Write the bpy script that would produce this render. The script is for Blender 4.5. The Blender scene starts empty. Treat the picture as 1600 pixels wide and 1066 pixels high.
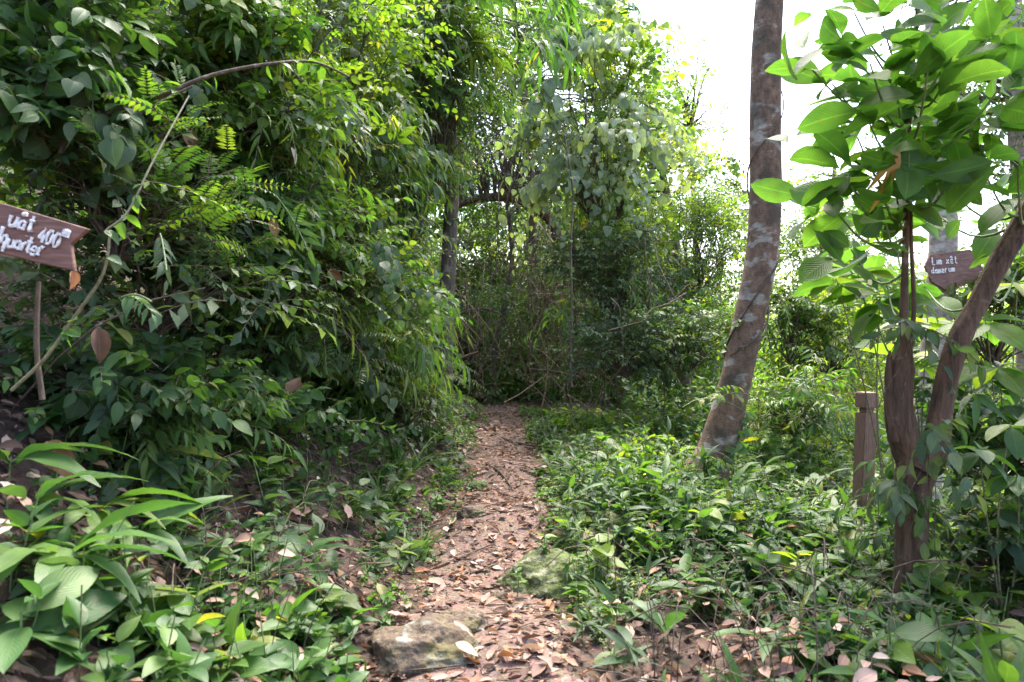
import bpy, bmesh, math, random
import numpy as np
from mathutils import Vector, noise as mnoise

random.seed(11)
rng = np.random.default_rng(11)
R = math.radians
scene = bpy.context.scene
COL = scene.collection

# ------------------------------------------------------------------ camera
CAM = np.array([0.0, 0.0, 1.45])
FPX = 1067.0                      # 24 mm lens on a 36 mm frame, photo 1600 px wide
cam_d = bpy.data.cameras.new("camera")
cam = bpy.data.objects.new("camera", cam_d)
COL.objects.link(cam)
cam.location = CAM
cam.rotation_euler = (R(90), 0, 0)
cam_d.lens = 24.0
cam_d.sensor_width = 36.0
cam_d.clip_start = 0.05
cam_d.clip_end = 1500
cam_d.dof.use_dof = True
cam_d.dof.focus_distance = 7.0
cam_d.dof.aperture_fstop = 3.5
scene.camera = cam

# ------------------------------------------------------------------ light
SUN_EL, SUN_AZ = R(62), R(17)     # high ahead, veiled by thin cloud
world = bpy.data.worlds.new("World")
scene.world = world
world.use_nodes = True
nt = world.node_tree
nt.nodes.clear()
sky = nt.nodes.new("ShaderNodeTexSky")
sky.sky_type = 'NISHITA'
sky.sun_disc = False
sky.sun_elevation = SUN_EL
sky.sun_rotation = SUN_AZ
sky.air_density = 1.0
sky.dust_density = 4.0
sky.ozone_density = 1.0
bgn = nt.nodes.new("ShaderNodeBackground")
bgn.inputs["Strength"].default_value = 0.15
wo = nt.nodes.new("ShaderNodeOutputWorld")
nt.links.new(sky.outputs[0], bgn.inputs[0])
nt.links.new(bgn.outputs[0], wo.inputs[0])
sd = bpy.data.lights.new("sun", 'SUN')
sd.energy = 2.2
sd.angle = R(32)
sd.color = (1.0, 0.96, 0.88)
sun = bpy.data.objects.new("sun", sd)
COL.objects.link(sun)
tosun = Vector((math.sin(SUN_AZ) * math.cos(SUN_EL), math.cos(SUN_AZ) * math.cos(SUN_EL), math.sin(SUN_EL)))
sun.rotation_euler = tosun.to_track_quat('Z', 'Y').to_euler()
scene.view_settings.view_transform = 'Standard'
scene.view_settings.look = 'None'
scene.view_settings.gamma = 1.0
scene.view_settings.exposure = 2.6
scene.render.engine = 'CYCLES'
cy = scene.cycles
cy.max_bounces = 7
cy.diffuse_bounces = 4
cy.glossy_bounces = 2
cy.transmission_bounces = 5
cy.transparent_max_bounces = 4
cy.use_denoising = True
cy.sample_clamp_indirect = 6

# ------------------------------------------------------------------ helpers
def P(px, py, Y):
    """a photo pixel at depth Y metres -> world point"""
    return np.array([(px - 800.0) / FPX * Y, Y, 1.45 - (py - 533.0) / FPX * Y])

def nrm(a):
    return a / np.maximum(np.linalg.norm(a, axis=-1, keepdims=True), 1e-9)

def smooth01(t):
    t = np.clip(t, 0, 1)
    return t * t * (3 - 2 * t)

_PY = np.array([-10, 2.0, 3.1, 4.2, 5.8, 8.3, 13, 17, 22, 30])
_PX = np.array([0.1, -0.02, -0.10, -0.20, -0.06, -0.08, -0.16, -0.25, -1.6, -5.0])
def path_x(y):
    return np.interp(y, _PY, _PX)
def path_hw(y):
    return np.interp(y, [-5, 2, 4, 6, 9, 16, 30], [0.60, 0.49, 0.41, 0.46, 0.43, 0.5, 0.5])

def H(x, y):
    x = np.asarray(x, float); y = np.asarray(y, float)
    d = x - path_x(y)
    l = np.maximum(0, -d - 0.55)
    left = 0.62 * l - 0.05 * np.clip(l - 3, 0, 1e9) ** 1.2
    left = np.where(l > 12, 0.62 * 12 - 0.05 * 9 ** 1.2, left)
    r = np.maximum(0, d - 0.6)
    right = 0.05 * np.sin(np.clip(r, 0, 1.5) / 1.5 * math.pi) - 0.10 * np.clip(r - 1.0, 0, 9) - 0.12 * np.clip(r - 4.0, 0, 6)
    back = 0.035 * np.clip(y - 19, 0, 60) - 0.02 * np.clip(y - 14, 0, 5)
    b = 0.05 * np.sin(x * 2.1 + 0.7 * y) * np.cos(y * 1.7 - 0.4 * x) + 0.025 * np.sin(x * 5.3 + 1.1) * np.sin(y * 4.7 + x)
    b = b * np.clip(np.abs(d) * 1.3 + 0.25, 0.25, 1.6)
    step = 0.05 * np.sin(y * 2.6) * np.exp(-d * d * 2)
    return left + right + back + b + step

def link(ob, parent=None):
    COL.objects.link(ob)
    if parent is not None:
        ob.parent = parent
    return ob

def tag(o, label=None, cat=None, group=None, kind=None):
    if label: o["label"] = label
    if cat: o["category"] = cat
    if group: o["group"] = group
    if kind: o["kind"] = kind
    return o

def empty(name, loc, label, cat, group=None):
    e = bpy.data.objects.new(name, None)
    e.empty_display_size = 0.1
    COL.objects.link(e)
    e.location = [float(v) for v in loc]
    tag(e, label, cat, group)
    return e

class Builder:
    """collects blocks of quads (numpy) and links them as ONE mesh object"""
    def __init__(self, origin=(0, 0, 0)):
        self.V, self.F, self.U, self.A, self.M, self.n = [], [], [], [], [], 0
        self.o = np.array(origin, float)

    def raw(self, V, F, U=None, A=None, mat=0):
        V = np.asarray(V, float); F = np.asarray(F, np.int64)
        if len(F) == 0: return
        self.V.append(V); self.F.append(F + self.n)
        self.U.append(U if U is not None else np.zeros((len(V), 2)))
        self.A.append(A if A is not None else np.zeros(len(V)))
        self.M.append(np.full(len(F), mat, np.int32))
        self.n += len(V)

    def leaves(self, tpl, Pos, D, N, L, W=1.0, rnd=None, mat=0):
        tv, tf, tu = tpl
        Pos = np.asarray(Pos, float).reshape(-1, 3); n = len(Pos)
        if n == 0: return
        D = nrm(np.broadcast_to(D, (n, 3)).astype(float)); N = np.broadcast_to(N, (n, 3)).astype(float)
        X = np.cross(D, N)
        bad = np.linalg.norm(X, axis=1) < 1e-3
        X[bad] = np.cross(D[bad], np.array([0.3, 0.9, 0.2]))
        X = nrm(X); Z = np.cross(X, D)
        L = np.broadcast_to(L, (n,)).astype(float); W = np.broadcast_to(W, (n,)).astype(float)
        V = (Pos[:, None, :] + L[:, None, None] * (tv[None, :, 0:1] * W[:, None, None] * X[:, None, :]
             + tv[None, :, 1:2] * D[:, None, :] + tv[None, :, 2:3] * Z[:, None, :]))
        F = tf[None] + (np.arange(n) * len(tv))[:, None, None]
        if rnd is None: rnd = rng.random(n)
        A = np.repeat(np.clip(rnd, 0, 1), len(tv))
        self.raw(V.reshape(-1, 3), F.reshape(-1, 4), np.tile(tu, (n, 1)), A, mat)

    def tubes(self, C, Rad, sides=4, mat=0, flat=1.0, nvec=None):
        """C (T,S,3) curves, Rad (T,S)"""
        C = np.asarray(C, float); T, S, _ = C.shape
        Rad = np.broadcast_to(Rad, (T, S))
        tan = nrm(np.gradient(C, axis=1))
        ref = np.where(np.abs(tan[..., 2:3]) > 0.9, np.array([1.0, 0, 0]), np.array([0, 0, 1.0]))
        if S > 2:
            m = nrm(tan.mean(axis=1, keepdims=True))
            r0 = np.where(np.abs(m[..., 2:3]) > 0.75, np.array([1.0, 0.1, 0]), np.array([0, 0.1, 1.0]))
            ref = np.broadcast_to(r0, tan.shape)
        a = nrm(np.cross(tan, ref)); b = np.cross(a, tan)
        ang = np.arange(sides) / sides * 2 * math.pi
        V = C[:, :, None, :] + Rad[:, :, None, None] * (np.cos(ang)[None, None, :, None] * a[:, :, None, :]
                                                       + flat * np.sin(ang)[None, None, :, None] * b[:, :, None, :])
        i = np.arange(S - 1)[:, None]; j = np.arange(sides)[None, :]; j2 = (j + 1) % sides
        f = np.stack([i * sides + j, i * sides + j2, (i + 1) * sides + j2, (i + 1) * sides + j], -1).reshape(-1, 4)
        F = (f[None] + (np.arange(T) * S * sides)[:, None, None]).reshape(-1, 4)
        uu = np.broadcast_to((np.arange(sides) / sides)[None, None, :], (T, S, sides))
        vv = np.broadcast_to(np.linspace(0, 1, S)[None, :, None], (T, S, sides))
        self.raw(V.reshape(-1, 3), F, np.stack([uu, vv], -1).reshape(-1, 2), np.repeat(rng.random(T), S * sides), mat)

    def mesh(self, name, mats, smooth=True):
        me = bpy.data.meshes.new(name)
        if self.n == 0: return me
        V = np.concatenate(self.V) - self.o; F = np.concatenate(self.F)
        U = np.concatenate(self.U); A = np.concatenate(self.A); M = np.concatenate(self.M)
        nf = len(F)
        me.vertices.add(len(V)); me.vertices.foreach_set("co", V.astype(np.float32).ravel())
        me.loops.add(nf * 4); me.loops.foreach_set("vertex_index", F.astype(np.int32).ravel())
        me.polygons.add(nf); me.polygons.foreach_set("loop_start", (np.arange(nf) * 4).astype(np.int32))
        me.polygons.foreach_set("material_index", M)
        me.polygons.foreach_set("use_smooth", np.full(nf, smooth))
        uvl = me.uv_layers.new(name="UVMap")
        uvl.data.foreach_set("uv", U[F.ravel()].astype(np.float32).ravel())
        at = me.attributes.new("rnd", 'FLOAT', 'POINT')
        at.data.foreach_set("value", A.astype(np.float32))
        for m in (mats if isinstance(mats, (list, tuple)) else [mats]):
            me.materials.append(m)
        me.update(calc_edges=True)
        return me

    def build(self, name, mats, parent=None, smooth=True):
        ob = bpy.data.objects.new(name, self.mesh(name, mats, smooth))
        link(ob, parent)
        if parent is None:
            ob.location = self.o
        return ob

# ------------------------------------------------------------------ leaf shapes
def leaf_tpl(width=0.4, a=0.9, b=0.9, rows=4, fold=0.12, droop=0.25, wave=0.0, petiole=0.0, tipdrop=2.0, twist=0.0, vpow=1.0):
    v = np.linspace(0, 1, rows + 1) ** vpow
    w = np.power(np.clip(v, 1e-6, 1), a) * np.power(np.clip(1 - v, 1e-6, 1), b)
    vm = np.linspace(0.001, 0.999, 200)
    w = w / (np.power(vm, a) * np.power(1 - vm, b)).max() * width * 0.5
    w[0] = max(w[0], 0.012); w[-1] = 0.004
    verts, uv = [], []
    for i, vv in enumerate(v):
        z = -droop * vv ** tipdrop
        for s in (-1, 0, 1):
            wz = wave * math.sin(vv * 17 + s * 1.3) * abs(s)
            tw = twist * vv * s * w[i]
            verts.append((s * w[i], vv * (1 - 0.25 * droop * vv) + petiole, z + abs(s) * fold * w[i] * 2 + wz + tw))
            uv.append((0.5 + 0.5 * s, vv))
    faces = []
    for i in range(rows):
        for s in range(2):
            faces.append((i * 3 + s, i * 3 + s + 1, (i + 1) * 3 + s + 1, (i + 1) * 3 + s))
    V = np.array(verts); F = np.array(faces); U = np.array(uv)
    if petiole > 0:
        k = len(V)
        pv = np.array([(-0.012, 0, 0), (0.012, 0, 0), (0.012, petiole * 1.02, 0), (-0.012, petiole * 1.02, 0)])
        V = np.concatenate([V, pv]); F = np.concatenate([F, [(k, k + 1, k + 2, k + 3)]])
        U = np.concatenate([U, [(0.5, 0.0)] * 4])
    return V, F, U

def merge_tpl(parts):
    Vs, Fs, Us, n = [], [], [], 0
    for V, F, U in parts:
        Vs.append(V); Fs.append(F + n); Us.append(U); n += len(V)
    return np.concatenate(Vs), np.concatenate(Fs), np.concatenate(Us)

def palmate_tpl(n=7, spread=2.6, **kw):
    parts = []
    for i in range(n):
        a = (i / (n - 1) - 0.5) * spread
        V, F, U = leaf_tpl(**kw)
        V = V * (1 - 0.35 * abs(i / (n - 1) - 0.5) * 2)
        c, s = math.cos(a), math.sin(a)
        V2 = V.copy(); V2[:, 0] = V[:, 0] * c + V[:, 1] * s; V2[:, 1] = -V[:, 0] * s + V[:, 1] * c
        V2[:, 2] += 0.002 * i
        parts.append((V2, F, U))
    return merge_tpl(parts)

T_OVATE = leaf_tpl(0.52, 0.75, 1.1, 6, 0.16, 0.22, vpow=1.3, wave=0.006)
T_OVATE_FAR = leaf_tpl(0.48, 0.8, 1.0, 2, 0.18, 0.2)
T_LANCE = leaf_tpl(0.22, 0.7, 1.3, 4, 0.14, 0.30)
T_BAMBOO = leaf_tpl(0.13, 0.5, 1.1, 4, 0.12, 0.35)
T_HEART = leaf_tpl(0.82, 0.42, 1.0, 6, 0.12, 0.25, vpow=1.9, wave=0.012)
T_LEAFLET = leaf_tpl(0.36, 0.7, 0.8, 2, 0.10, 0.12)
T_PINNA = leaf_tpl(0.20, 0.4, 0.9, 2, 0.08, 0.22)
T_BIG = leaf_tpl(0.50, 0.85, 0.95, 9, 0.14, 0.22, wave=0.006, petiole=0.06)
T_BIGOB = leaf_tpl(0.46, 1.1, 0.8, 9, 0.16, 0.20, wave=0.008, petiole=0.05)
T_STRAP = leaf_tpl(0.25, 0.7, 1.0, 10, 0.14, 0.48, wave=0.012, petiole=0.12, twist=0.5)
T_GRASS = leaf_tpl(0.045, 0.25, 0.9, 6, 0.2, 0.55)
T_PALM7 = palmate_tpl(7, 3.6, width=0.30, a=0.8, b=1.1, rows=4, fold=0.12, droop=0.2)
T_PALM5 = palmate_tpl(5, 2.9, width=0.34, a=0.8, b=1.1, rows=5, fold=0.10, droop=0.15)
T_CRUMPLE = leaf_tpl(0.55, 0.8, 0.9, 10, 0.75, 0.5, wave=0.05, twist=1.6)
T_DEAD = [leaf_tpl(0.46, 0.8, 1.0, 7, 0.24, -0.18, wave=0.03, twist=0.5), leaf_tpl(0.40, 0.8, 1.0, 5, -0.2, 0.2, wave=0.03),
          leaf_tpl(0.52, 0.7, 0.9, 4, 0.22, 0.10, wave=0.03), leaf_tpl(0.34, 0.9, 0.9, 4, 0.5, 0.2, twist=1.2)]

# ------------------------------------------------------------------ materials
def new_mat(name):
    m = bpy.data.materials.new(name); m.use_nodes = True
    n = m.node_tree; n.nodes.clear()
    return m, n, n.nodes, n.links

def ramp(N, stops, interp='LINEAR'):
    r = N.new("ShaderNodeValToRGB"); r.color_ramp.interpolation = interp
    e = r.color_ramp.elements
    while len(e) < len(stops): e.new(0.5)
    for k, (p, c) in enumerate(stops):
        e[k].position = p; e[k].color = (*c, 1)
    return r

def mixc(N, L, mode, fac, a, b):
    m = N.new("ShaderNodeMix"); m.data_type = 'RGBA'; m.blend_type = mode
    if isinstance(fac, (int, float)): m.inputs[0].default_value = fac
    else: L.new(fac, m.inputs[0])
    for k, v in ((6, a), (7, b)):
        if isinstance(v, tuple): m.inputs[k].default_value = (*v, 1)
        else: L.new(v, m.inputs[k])
    return m.outputs[2]

def math_n(N, L, op, a, b=None, c=None):
    m = N.new("ShaderNodeMath"); m.operation = op
    for k, v in enumerate((a, b, c)):
        if v is None: continue
        if isinstance(v, (int, float)): m.inputs[k].default_value = v
        else: L.new(v, m.inputs[k])
    return m.outputs[0]

def leaf_mat(name, stops, trans=0.42, tcol=(2.1, 2.3, 0.8), rough=0.38, veins=0.6, spots=0.0, spec=0.5):
    m, nt, N, L = new_mat(name)
    out = N.new("ShaderNodeOutputMaterial")
    at = N.new("ShaderNodeAttribute"); at.attribute_name = "rnd"
    rp = ramp(N, stops); L.new(at.outputs["Fac"], rp.inputs[0])
    col = rp.outputs[0]
    uv = N.new("ShaderNodeUVMap"); sp = N.new("ShaderNodeSeparateXYZ"); L.new(uv.outputs[0], sp.inputs[0])
    du = math_n(N, L, 'ABSOLUTE', math_n(N, L, 'SUBTRACT', sp.outputs[0], 0.5))
    mid = math_n(N, L, 'LESS_THAN', du, 0.035)
    ph = math_n(N, L, 'SUBTRACT', math_n(N, L, 'MULTIPLY', sp.outputs[1], 75.0), math_n(N, L, 'MULTIPLY', du, 62.0))
    sv = math_n(N, L, 'SINE', ph)
    sv2 = math_n(N, L, 'POWER', math_n(N, L, 'MAXIMUM', sv, 0.0), 5.0)
    v = math_n(N, L, 'MAXIMUM', mid, math_n(N, L, 'MULTIPLY', sv2, 0.45))
    col = mixc(N, L, 'MIX', math_n(N, L, 'MULTIPLY', v, veins * 0.55), col, mixc(N, L, 'MULTIPLY', 1.0, col, (2.2, 1.9, 2.0)))
    tcn = N.new("ShaderNodeTexCoord"); nz = N.new("ShaderNodeTexNoise")
    nz.inputs["Scale"].default_value = 9.0; nz.inputs["Detail"].default_value = 3.0
    L.new(tcn.outputs["Object"], nz.inputs["Vector"])
    col = mixc(N, L, 'MULTIPLY', 0.7, col, ramp_out(N, L, nz.outputs[0], [(0.3, (0.62, 0.66, 0.7)), (0.7, (1.35, 1.3, 1.15))]))
    if spots > 0:
        n2 = N.new("ShaderNodeTexNoise"); n2.inputs["Scale"].default_value = 42.0; n2.inputs["Detail"].default_value = 2.0
        L.new(tcn.outputs["Object"], n2.inputs["Vector"])
        msk = ramp_out(N, L, n2.outputs[0], [(0.66, (0, 0, 0)), (0.72, (1, 1, 1))])
        col = mixc(N, L, 'MIX', math_n(N, L, 'MULTIPLY', msk, spots), col, (0.14, 0.085, 0.03))
    pb = N.new("ShaderNodeBsdfPrincipled"); L.new(col, pb.inputs["Base Color"])
    pb.inputs["Roughness"].default_value = rough
    pb.inputs["Specular IOR Level"].default_value = spec
    bp = N.new("ShaderNodeBump"); bp.inputs["Strength"].default_value = 0.35 * veins; bp.inputs["Distance"].default_value = 0.004
    L.new(math_n(N, L, 'ADD', sv, nz.outputs[0]), bp.inputs["Height"]); L.new(bp.outputs[0], pb.inputs["Normal"])
    tr = N.new("ShaderNodeBsdfTranslucent")
    L.new(mixc(N, L, 'MULTIPLY', 1.0, col, tcol), tr.inputs[0])
    mx = N.new("ShaderNodeMixShader"); mx.inputs[0].default_value = trans
    L.new(pb.outputs[0], mx.inputs[1]); L.new(tr.outputs[0], mx.inputs[2]); L.new(mx.outputs[0], out.inputs[0])
    return m

def ramp_out(N, L, src, stops):
    r = ramp(N, stops); L.new(src, r.inputs[0]); return r.outputs[0]

def bark_mat(name, base, dark, lichen, lich_lo=0.56, lich_hi=0.62, scale=1.0, bump=0.6, stretch=0.3, moss=None, lscale=7.5, ldet=4.5):
    m, nt, N, L = new_mat(name)
    out = N.new("ShaderNodeOutputMaterial")
    tc = N.new("ShaderNodeTexCoord")
    mp = N.new("ShaderNodeMapping"); mp.inputs["Scale"].default_value = (1, 1, stretch); L.new(tc.outputs["Object"], mp.inputs[0])
    n1 = N.new("ShaderNodeTexNoise"); n1.inputs["Scale"].default_value = 24 * scale; n1.inputs["Detail"].default_value = 8; n1.inputs["Roughness"].default_value = 0.65
    L.new(mp.outputs[0], n1.inputs["Vector"])
    col = ramp_out(N, L, n1.outputs[0], [(0.3, dark), (0.62, base), (0.8, tuple(min(1, c * 1.35) for c in base))])
    mp2 = N.new("ShaderNodeMapping"); mp2.inputs["Scale"].default_value = (1, 1, 1.9); L.new(tc.outputs["Object"], mp2.inputs[0])
    n2 = N.new("ShaderNodeTexNoise"); n2.inputs["Scale"].default_value = lscale * scale; n2.inputs["Detail"].default_value = ldet; n2.inputs["Roughness"].default_value = 0.5
    L.new(mp2.outputs[0], n2.inputs["Vector"])
    msk = ramp_out(N, L, n2.outputs[0], [(lich_lo, (0, 0, 0)), (lich_hi, (1, 1, 1))])
    lc = mixc(N, L, 'MULTIPLY', 0.6, lichen, ramp_out(N, L, n1.outputs[0], [(0.3, (0.55, 0.55, 0.55)), (0.7, (1.2, 1.2, 1.2))]))
    col = mixc(N, L, 'MIX', math_n(N, L, 'MULTIPLY', msk, 0.8), col, lc)
    mp4 = N.new("ShaderNodeMapping"); mp4.inputs["Scale"].default_value = (5, 5, 5 if stretch >= 1.0 else (34 if stretch > 0.4 else 1.2)); L.new(tc.outputs["Object"], mp4.inputs[0])
    n4 = N.new("ShaderNodeTexNoise"); n4.inputs["Scale"].default_value = 5.0; n4.inputs["Detail"].default_value = 7; n4.inputs["Roughness"].default_value = 0.7
    L.new(mp4.outputs[0], n4.inputs["Vector"])
    col = mixc(N, L, 'MULTIPLY', 0.8, col, ramp_out(N, L, n4.outputs[0], [(0.36, (0.42, 0.38, 0.36)), (0.47, (0.95, 0.94, 0.93)), (0.7, (1.2, 1.18, 1.15))]))
    if moss:
        n3 = N.new("ShaderNodeTexNoise"); n3.inputs["Scale"].default_value = 5.0; n3.inputs["Detail"].default_value = 6
        L.new(tc.outputs["Object"], n3.inputs["Vector"])
        mm = ramp_out(N, L, n3.outputs[0], [(0.5, (0, 0, 0)), (0.64, (1, 1, 1))])
        col = mixc(N, L, 'MIX', math_n(N, L, 'MULTIPLY', mm, 0.75), col, moss)
    pb = N.new("ShaderNodeBsdfPrincipled"); L.new(col, pb.inputs["Base Color"]); pb.inputs["Roughness"].default_value = 0.85
    bp = N.new("ShaderNodeBump"); bp.inputs["Strength"].default_value = bump; bp.inputs["Distance"].default_value = 0.02
    L.new(math_n(N, L, 'ADD', n1.outputs[0], math_n(N, L, 'MULTIPLY', n4.outputs[0], 1.2)), bp.inputs["Height"]); L.new(bp.outputs[0], pb.inputs["Normal"])
    L.new(pb.outputs[0], out.inputs[0])
    return m

def soil_mat(name, stops, scale=3.0, bump=0.7):
    m, nt, N, L = new_mat(name)
    out = N.new("ShaderNodeOutputMaterial"); tc = N.new("ShaderNodeTexCoord")
    n1 = N.new("ShaderNodeTexNoise"); n1.inputs["Scale"].default_value = scale; n1.inputs["Detail"].default_value = 10; n1.inputs["Roughness"].default_value = 0.7
    n2 = N.new("ShaderNodeTexNoise"); n2.inputs["Scale"].default_value = scale * 14; n2.inputs["Detail"].default_value = 6
    vo = N.new("ShaderNodeTexVoronoi"); vo.inputs["Scale"].default_value = scale * 9
    for t in (n1, n2, vo): L.new(tc.outputs["Object"], t.inputs["Vector"])
    col = ramp_out(N, L, n1.outputs[0], stops)
    col = mixc(N, L, 'MULTIPLY', 0.75, col, ramp_out(N, L, n2.outputs[0], [(0.3, (0.45, 0.42, 0.4)), (0.7, (1.4, 1.35, 1.3))]))
    col = mixc(N, L, 'MULTIPLY', 0.5, col, mixc(N, L, 'MIX', 0.5, vo.outputs["Color"], (0.9, 0.85, 0.8)))
    pb = N.new("ShaderNodeBsdfPrincipled"); L.new(col, pb.inputs["Base Color"]); pb.inputs["Roughness"].default_value = 0.92
    bp = N.new("ShaderNodeBump"); bp.inputs["Strength"].default_value = bump; bp.inputs["Distance"].default_value = 0.03
    L.new(math_n(N, L, 'ADD', n2.outputs[0], n1.outputs[0]), bp.inputs["Height"]); L.new(bp.outputs[0], pb.inputs["Normal"])
    L.new(pb.outputs[0], out.inputs[0])
    return m

def flat_mat(name, col, rough=0.6, noise=0.3, nscale=30, grain=None):
    m, nt, N, L = new_mat(name)
    out = N.new("ShaderNodeOutputMaterial"); tc = N.new("ShaderNodeTexCoord")
    mp = N.new("ShaderNodeMapping"); L.new(tc.outputs["Object"], mp.inputs[0])
    if grain: mp.inputs["Scale"].default_value = grain
    n1 = N.new("ShaderNodeTexNoise"); n1.inputs["Scale"].default_value = nscale; n1.inputs["Detail"].default_value = 6
    L.new(mp.outputs[0], n1.inputs["Vector"])
    c = mixc(N, L, 'MULTIPLY', noise, col, ramp_out(N, L, n1.outputs[0], [(0.3, (0.35, 0.35, 0.35)), (0.7, (1.5, 1.5, 1.5))]))
    pb = N.new("ShaderNodeBsdfPrincipled"); L.new(c, pb.inputs["Base Color"]); pb.inputs["Roughness"].default_value = rough
    bp = N.new("ShaderNodeBump"); bp.inputs["Strength"].default_value = 0.3; bp.inputs["Distance"].default_value = 0.01
    L.new(n1.outputs[0], bp.inputs["Height"]); L.new(bp.outputs[0], pb.inputs["Normal"])
    L.new(pb.outputs[0], out.inputs[0])
    return m

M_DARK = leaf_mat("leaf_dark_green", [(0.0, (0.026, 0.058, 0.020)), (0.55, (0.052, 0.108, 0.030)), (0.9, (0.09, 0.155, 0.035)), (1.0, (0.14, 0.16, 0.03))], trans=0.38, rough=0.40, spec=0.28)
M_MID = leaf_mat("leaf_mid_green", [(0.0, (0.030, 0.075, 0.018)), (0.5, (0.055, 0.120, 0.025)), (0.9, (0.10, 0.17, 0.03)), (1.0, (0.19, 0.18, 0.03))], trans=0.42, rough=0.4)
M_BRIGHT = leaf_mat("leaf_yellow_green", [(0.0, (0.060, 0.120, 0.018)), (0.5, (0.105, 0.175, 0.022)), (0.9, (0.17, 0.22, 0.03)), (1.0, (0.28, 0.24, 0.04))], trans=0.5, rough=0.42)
M_GREY = leaf_mat("leaf_grey_green", [(0.0, (0.036, 0.068, 0.034)), (0.6, (0.062, 0.104, 0.050)), (1.0, (0.12, 0.15, 0.075))], trans=0.36, rough=0.42, spec=0.26)
M_BIG = leaf_mat("large_leaf_green", [(0.0, (0.045, 0.105, 0.022)), (0.6, (0.080, 0.155, 0.030)), (0.92, (0.12, 0.19, 0.03)), (1.0, (0.26, 0.24, 0.03))], trans=0.58, tcol=(1.75, 2.05, 0.85), rough=0.46, veins=0.8, spots=0.8, spec=0.35)
M_STRAP = leaf_mat("strap_leaf_green", [(0.0, (0.025, 0.062, 0.022)), (0.6, (0.048, 0.108, 0.030)), (1.0, (0.10, 0.165, 0.045))], trans=0.34, tcol=(1.7, 1.9, 0.9), rough=0.42, veins=0.4, spots=0.6, spec=0.3)
M_SHEEN = leaf_mat("leaf_creeper_sky_sheen", [(0.0, (0.10, 0.15, 0.075)), (0.5, (0.18, 0.235, 0.145)), (0.8, (0.25, 0.30, 0.21)), (1.0, (0.26, 0.30, 0.06))], trans=0.36, tcol=(1.7, 1.9, 0.7), rough=0.33)  # sky sheen on the creeper leaves, put into the pale base colour
M_TWIGGY = leaf_mat("leaf_olive", [(0.0, (0.035, 0.05, 0.02)), (0.6, (0.06, 0.085, 0.03)), (1.0, (0.12, 0.12, 0.04))], trans=0.36, rough=0.45)
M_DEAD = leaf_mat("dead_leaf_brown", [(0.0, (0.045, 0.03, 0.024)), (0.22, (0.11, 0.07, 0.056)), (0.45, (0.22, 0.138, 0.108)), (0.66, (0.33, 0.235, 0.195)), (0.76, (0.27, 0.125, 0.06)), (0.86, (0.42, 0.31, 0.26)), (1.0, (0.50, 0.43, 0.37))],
                  trans=0.12, tcol=(1.5, 1.2, 0.8), rough=0.75, veins=0.7, spots=0.5, spec=0.15)
M_YELLOW = leaf_mat("yellow_leaf", [(0.0, (0.36, 0.175, 0.03)), (1.0, (0.45, 0.26, 0.05))], trans=0.2, tcol=(1.2, 1.1, 0.7), rough=0.5, spots=0.8)
M_CREAM = leaf_mat("cream_leaf", [(0.0, (0.62, 0.52, 0.30)), (1.0, (0.68, 0.56, 0.33))], trans=0.2, tcol=(1.1, 1.0, 0.8), rough=0.5)
M_TWIG = bark_mat("twig_bark", (0.11, 0.075, 0.05), (0.035, 0.025, 0.018), (0.25, 0.22, 0.17), 0.6, 0.7, 2.0, 0.4)
M_DRY = flat_mat('dry_twig', (0.15, 0.10, 0.07), 0.85, 0.9, 25)
M_SHOOT = flat_mat('shoot_olive_brown', (0.16, 0.145, 0.075), 0.6, 0.7, 60)
M_STEM = flat_mat("green_stem", (0.13, 0.18, 0.06), 0.55, 0.4, 40)
M_BARK1 = bark_mat("bark_lichen_spotted", (0.28, 0.17, 0.115), (0.11, 0.062, 0.04), (0.50, 0.45, 0.39), 0.55, 0.62, 1.0, 1.0, 0.5, lscale=5.0, ldet=3.2, moss=(0.07, 0.055, 0.035))
M_BARK2 = bark_mat("bark_dark_fissured", (0.145, 0.080, 0.045), (0.022, 0.012, 0.007), (0.22, 0.17, 0.13), 0.62, 0.72, 1.3, 1.0, 0.12)
M_BARK3 = bark_mat("bark_pale", (0.36, 0.30, 0.25), (0.16, 0.13, 0.105), (0.52, 0.48, 0.43), 0.5, 0.6, 1.0, 0.5, 0.8)
M_BARK4 = bark_mat("bark_forest", (0.14, 0.105, 0.08), (0.04, 0.03, 0.022), (0.26, 0.25, 0.20), 0.56, 0.66, 1.0, 0.7, 0.3)
M_SOIL = soil_mat("forest_soil", [(0.3, (0.045, 0.028, 0.020)), (0.55, (0.085, 0.052, 0.036)), (0.75, (0.13, 0.08, 0.055))], 2.2)
M_PATH = soil_mat("path_dirt", [(0.3, (0.13, 0.08, 0.062)), (0.55, (0.19, 0.125, 0.097)), (0.75, (0.28, 0.195, 0.16))], 2.6, 0.9)
M_ROCK = bark_mat("rock_mossy", (0.17, 0.115, 0.07), (0.05, 0.042, 0.035), (0.32, 0.33, 0.29), 0.57, 0.63, 1.6, 0.8, 1.0, moss=(0.12, 0.105, 0.03), lscale=5)
M_MOSS = bark_mat("rock_moss_covered", (0.12, 0.145, 0.038), (0.05, 0.055, 0.02), (0.30, 0.30, 0.20), 0.52, 0.64, 2.2, 1.0, 1.0, moss=(0.115, 0.15, 0.025))
M_BOARD = flat_mat("sign_board_brown", (0.15, 0.066, 0.045), 0.6, 0.75, 14, (1, 1, 6))
M_PAINT = flat_mat("white_brush_paint", (0.70, 0.67, 0.66), 0.7, 0.45, 90)
M_POST = flat_mat("post_brown_paint", (0.21, 0.115, 0.085), 0.7, 0.55, 18, (5, 5, 0.8))

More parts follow.
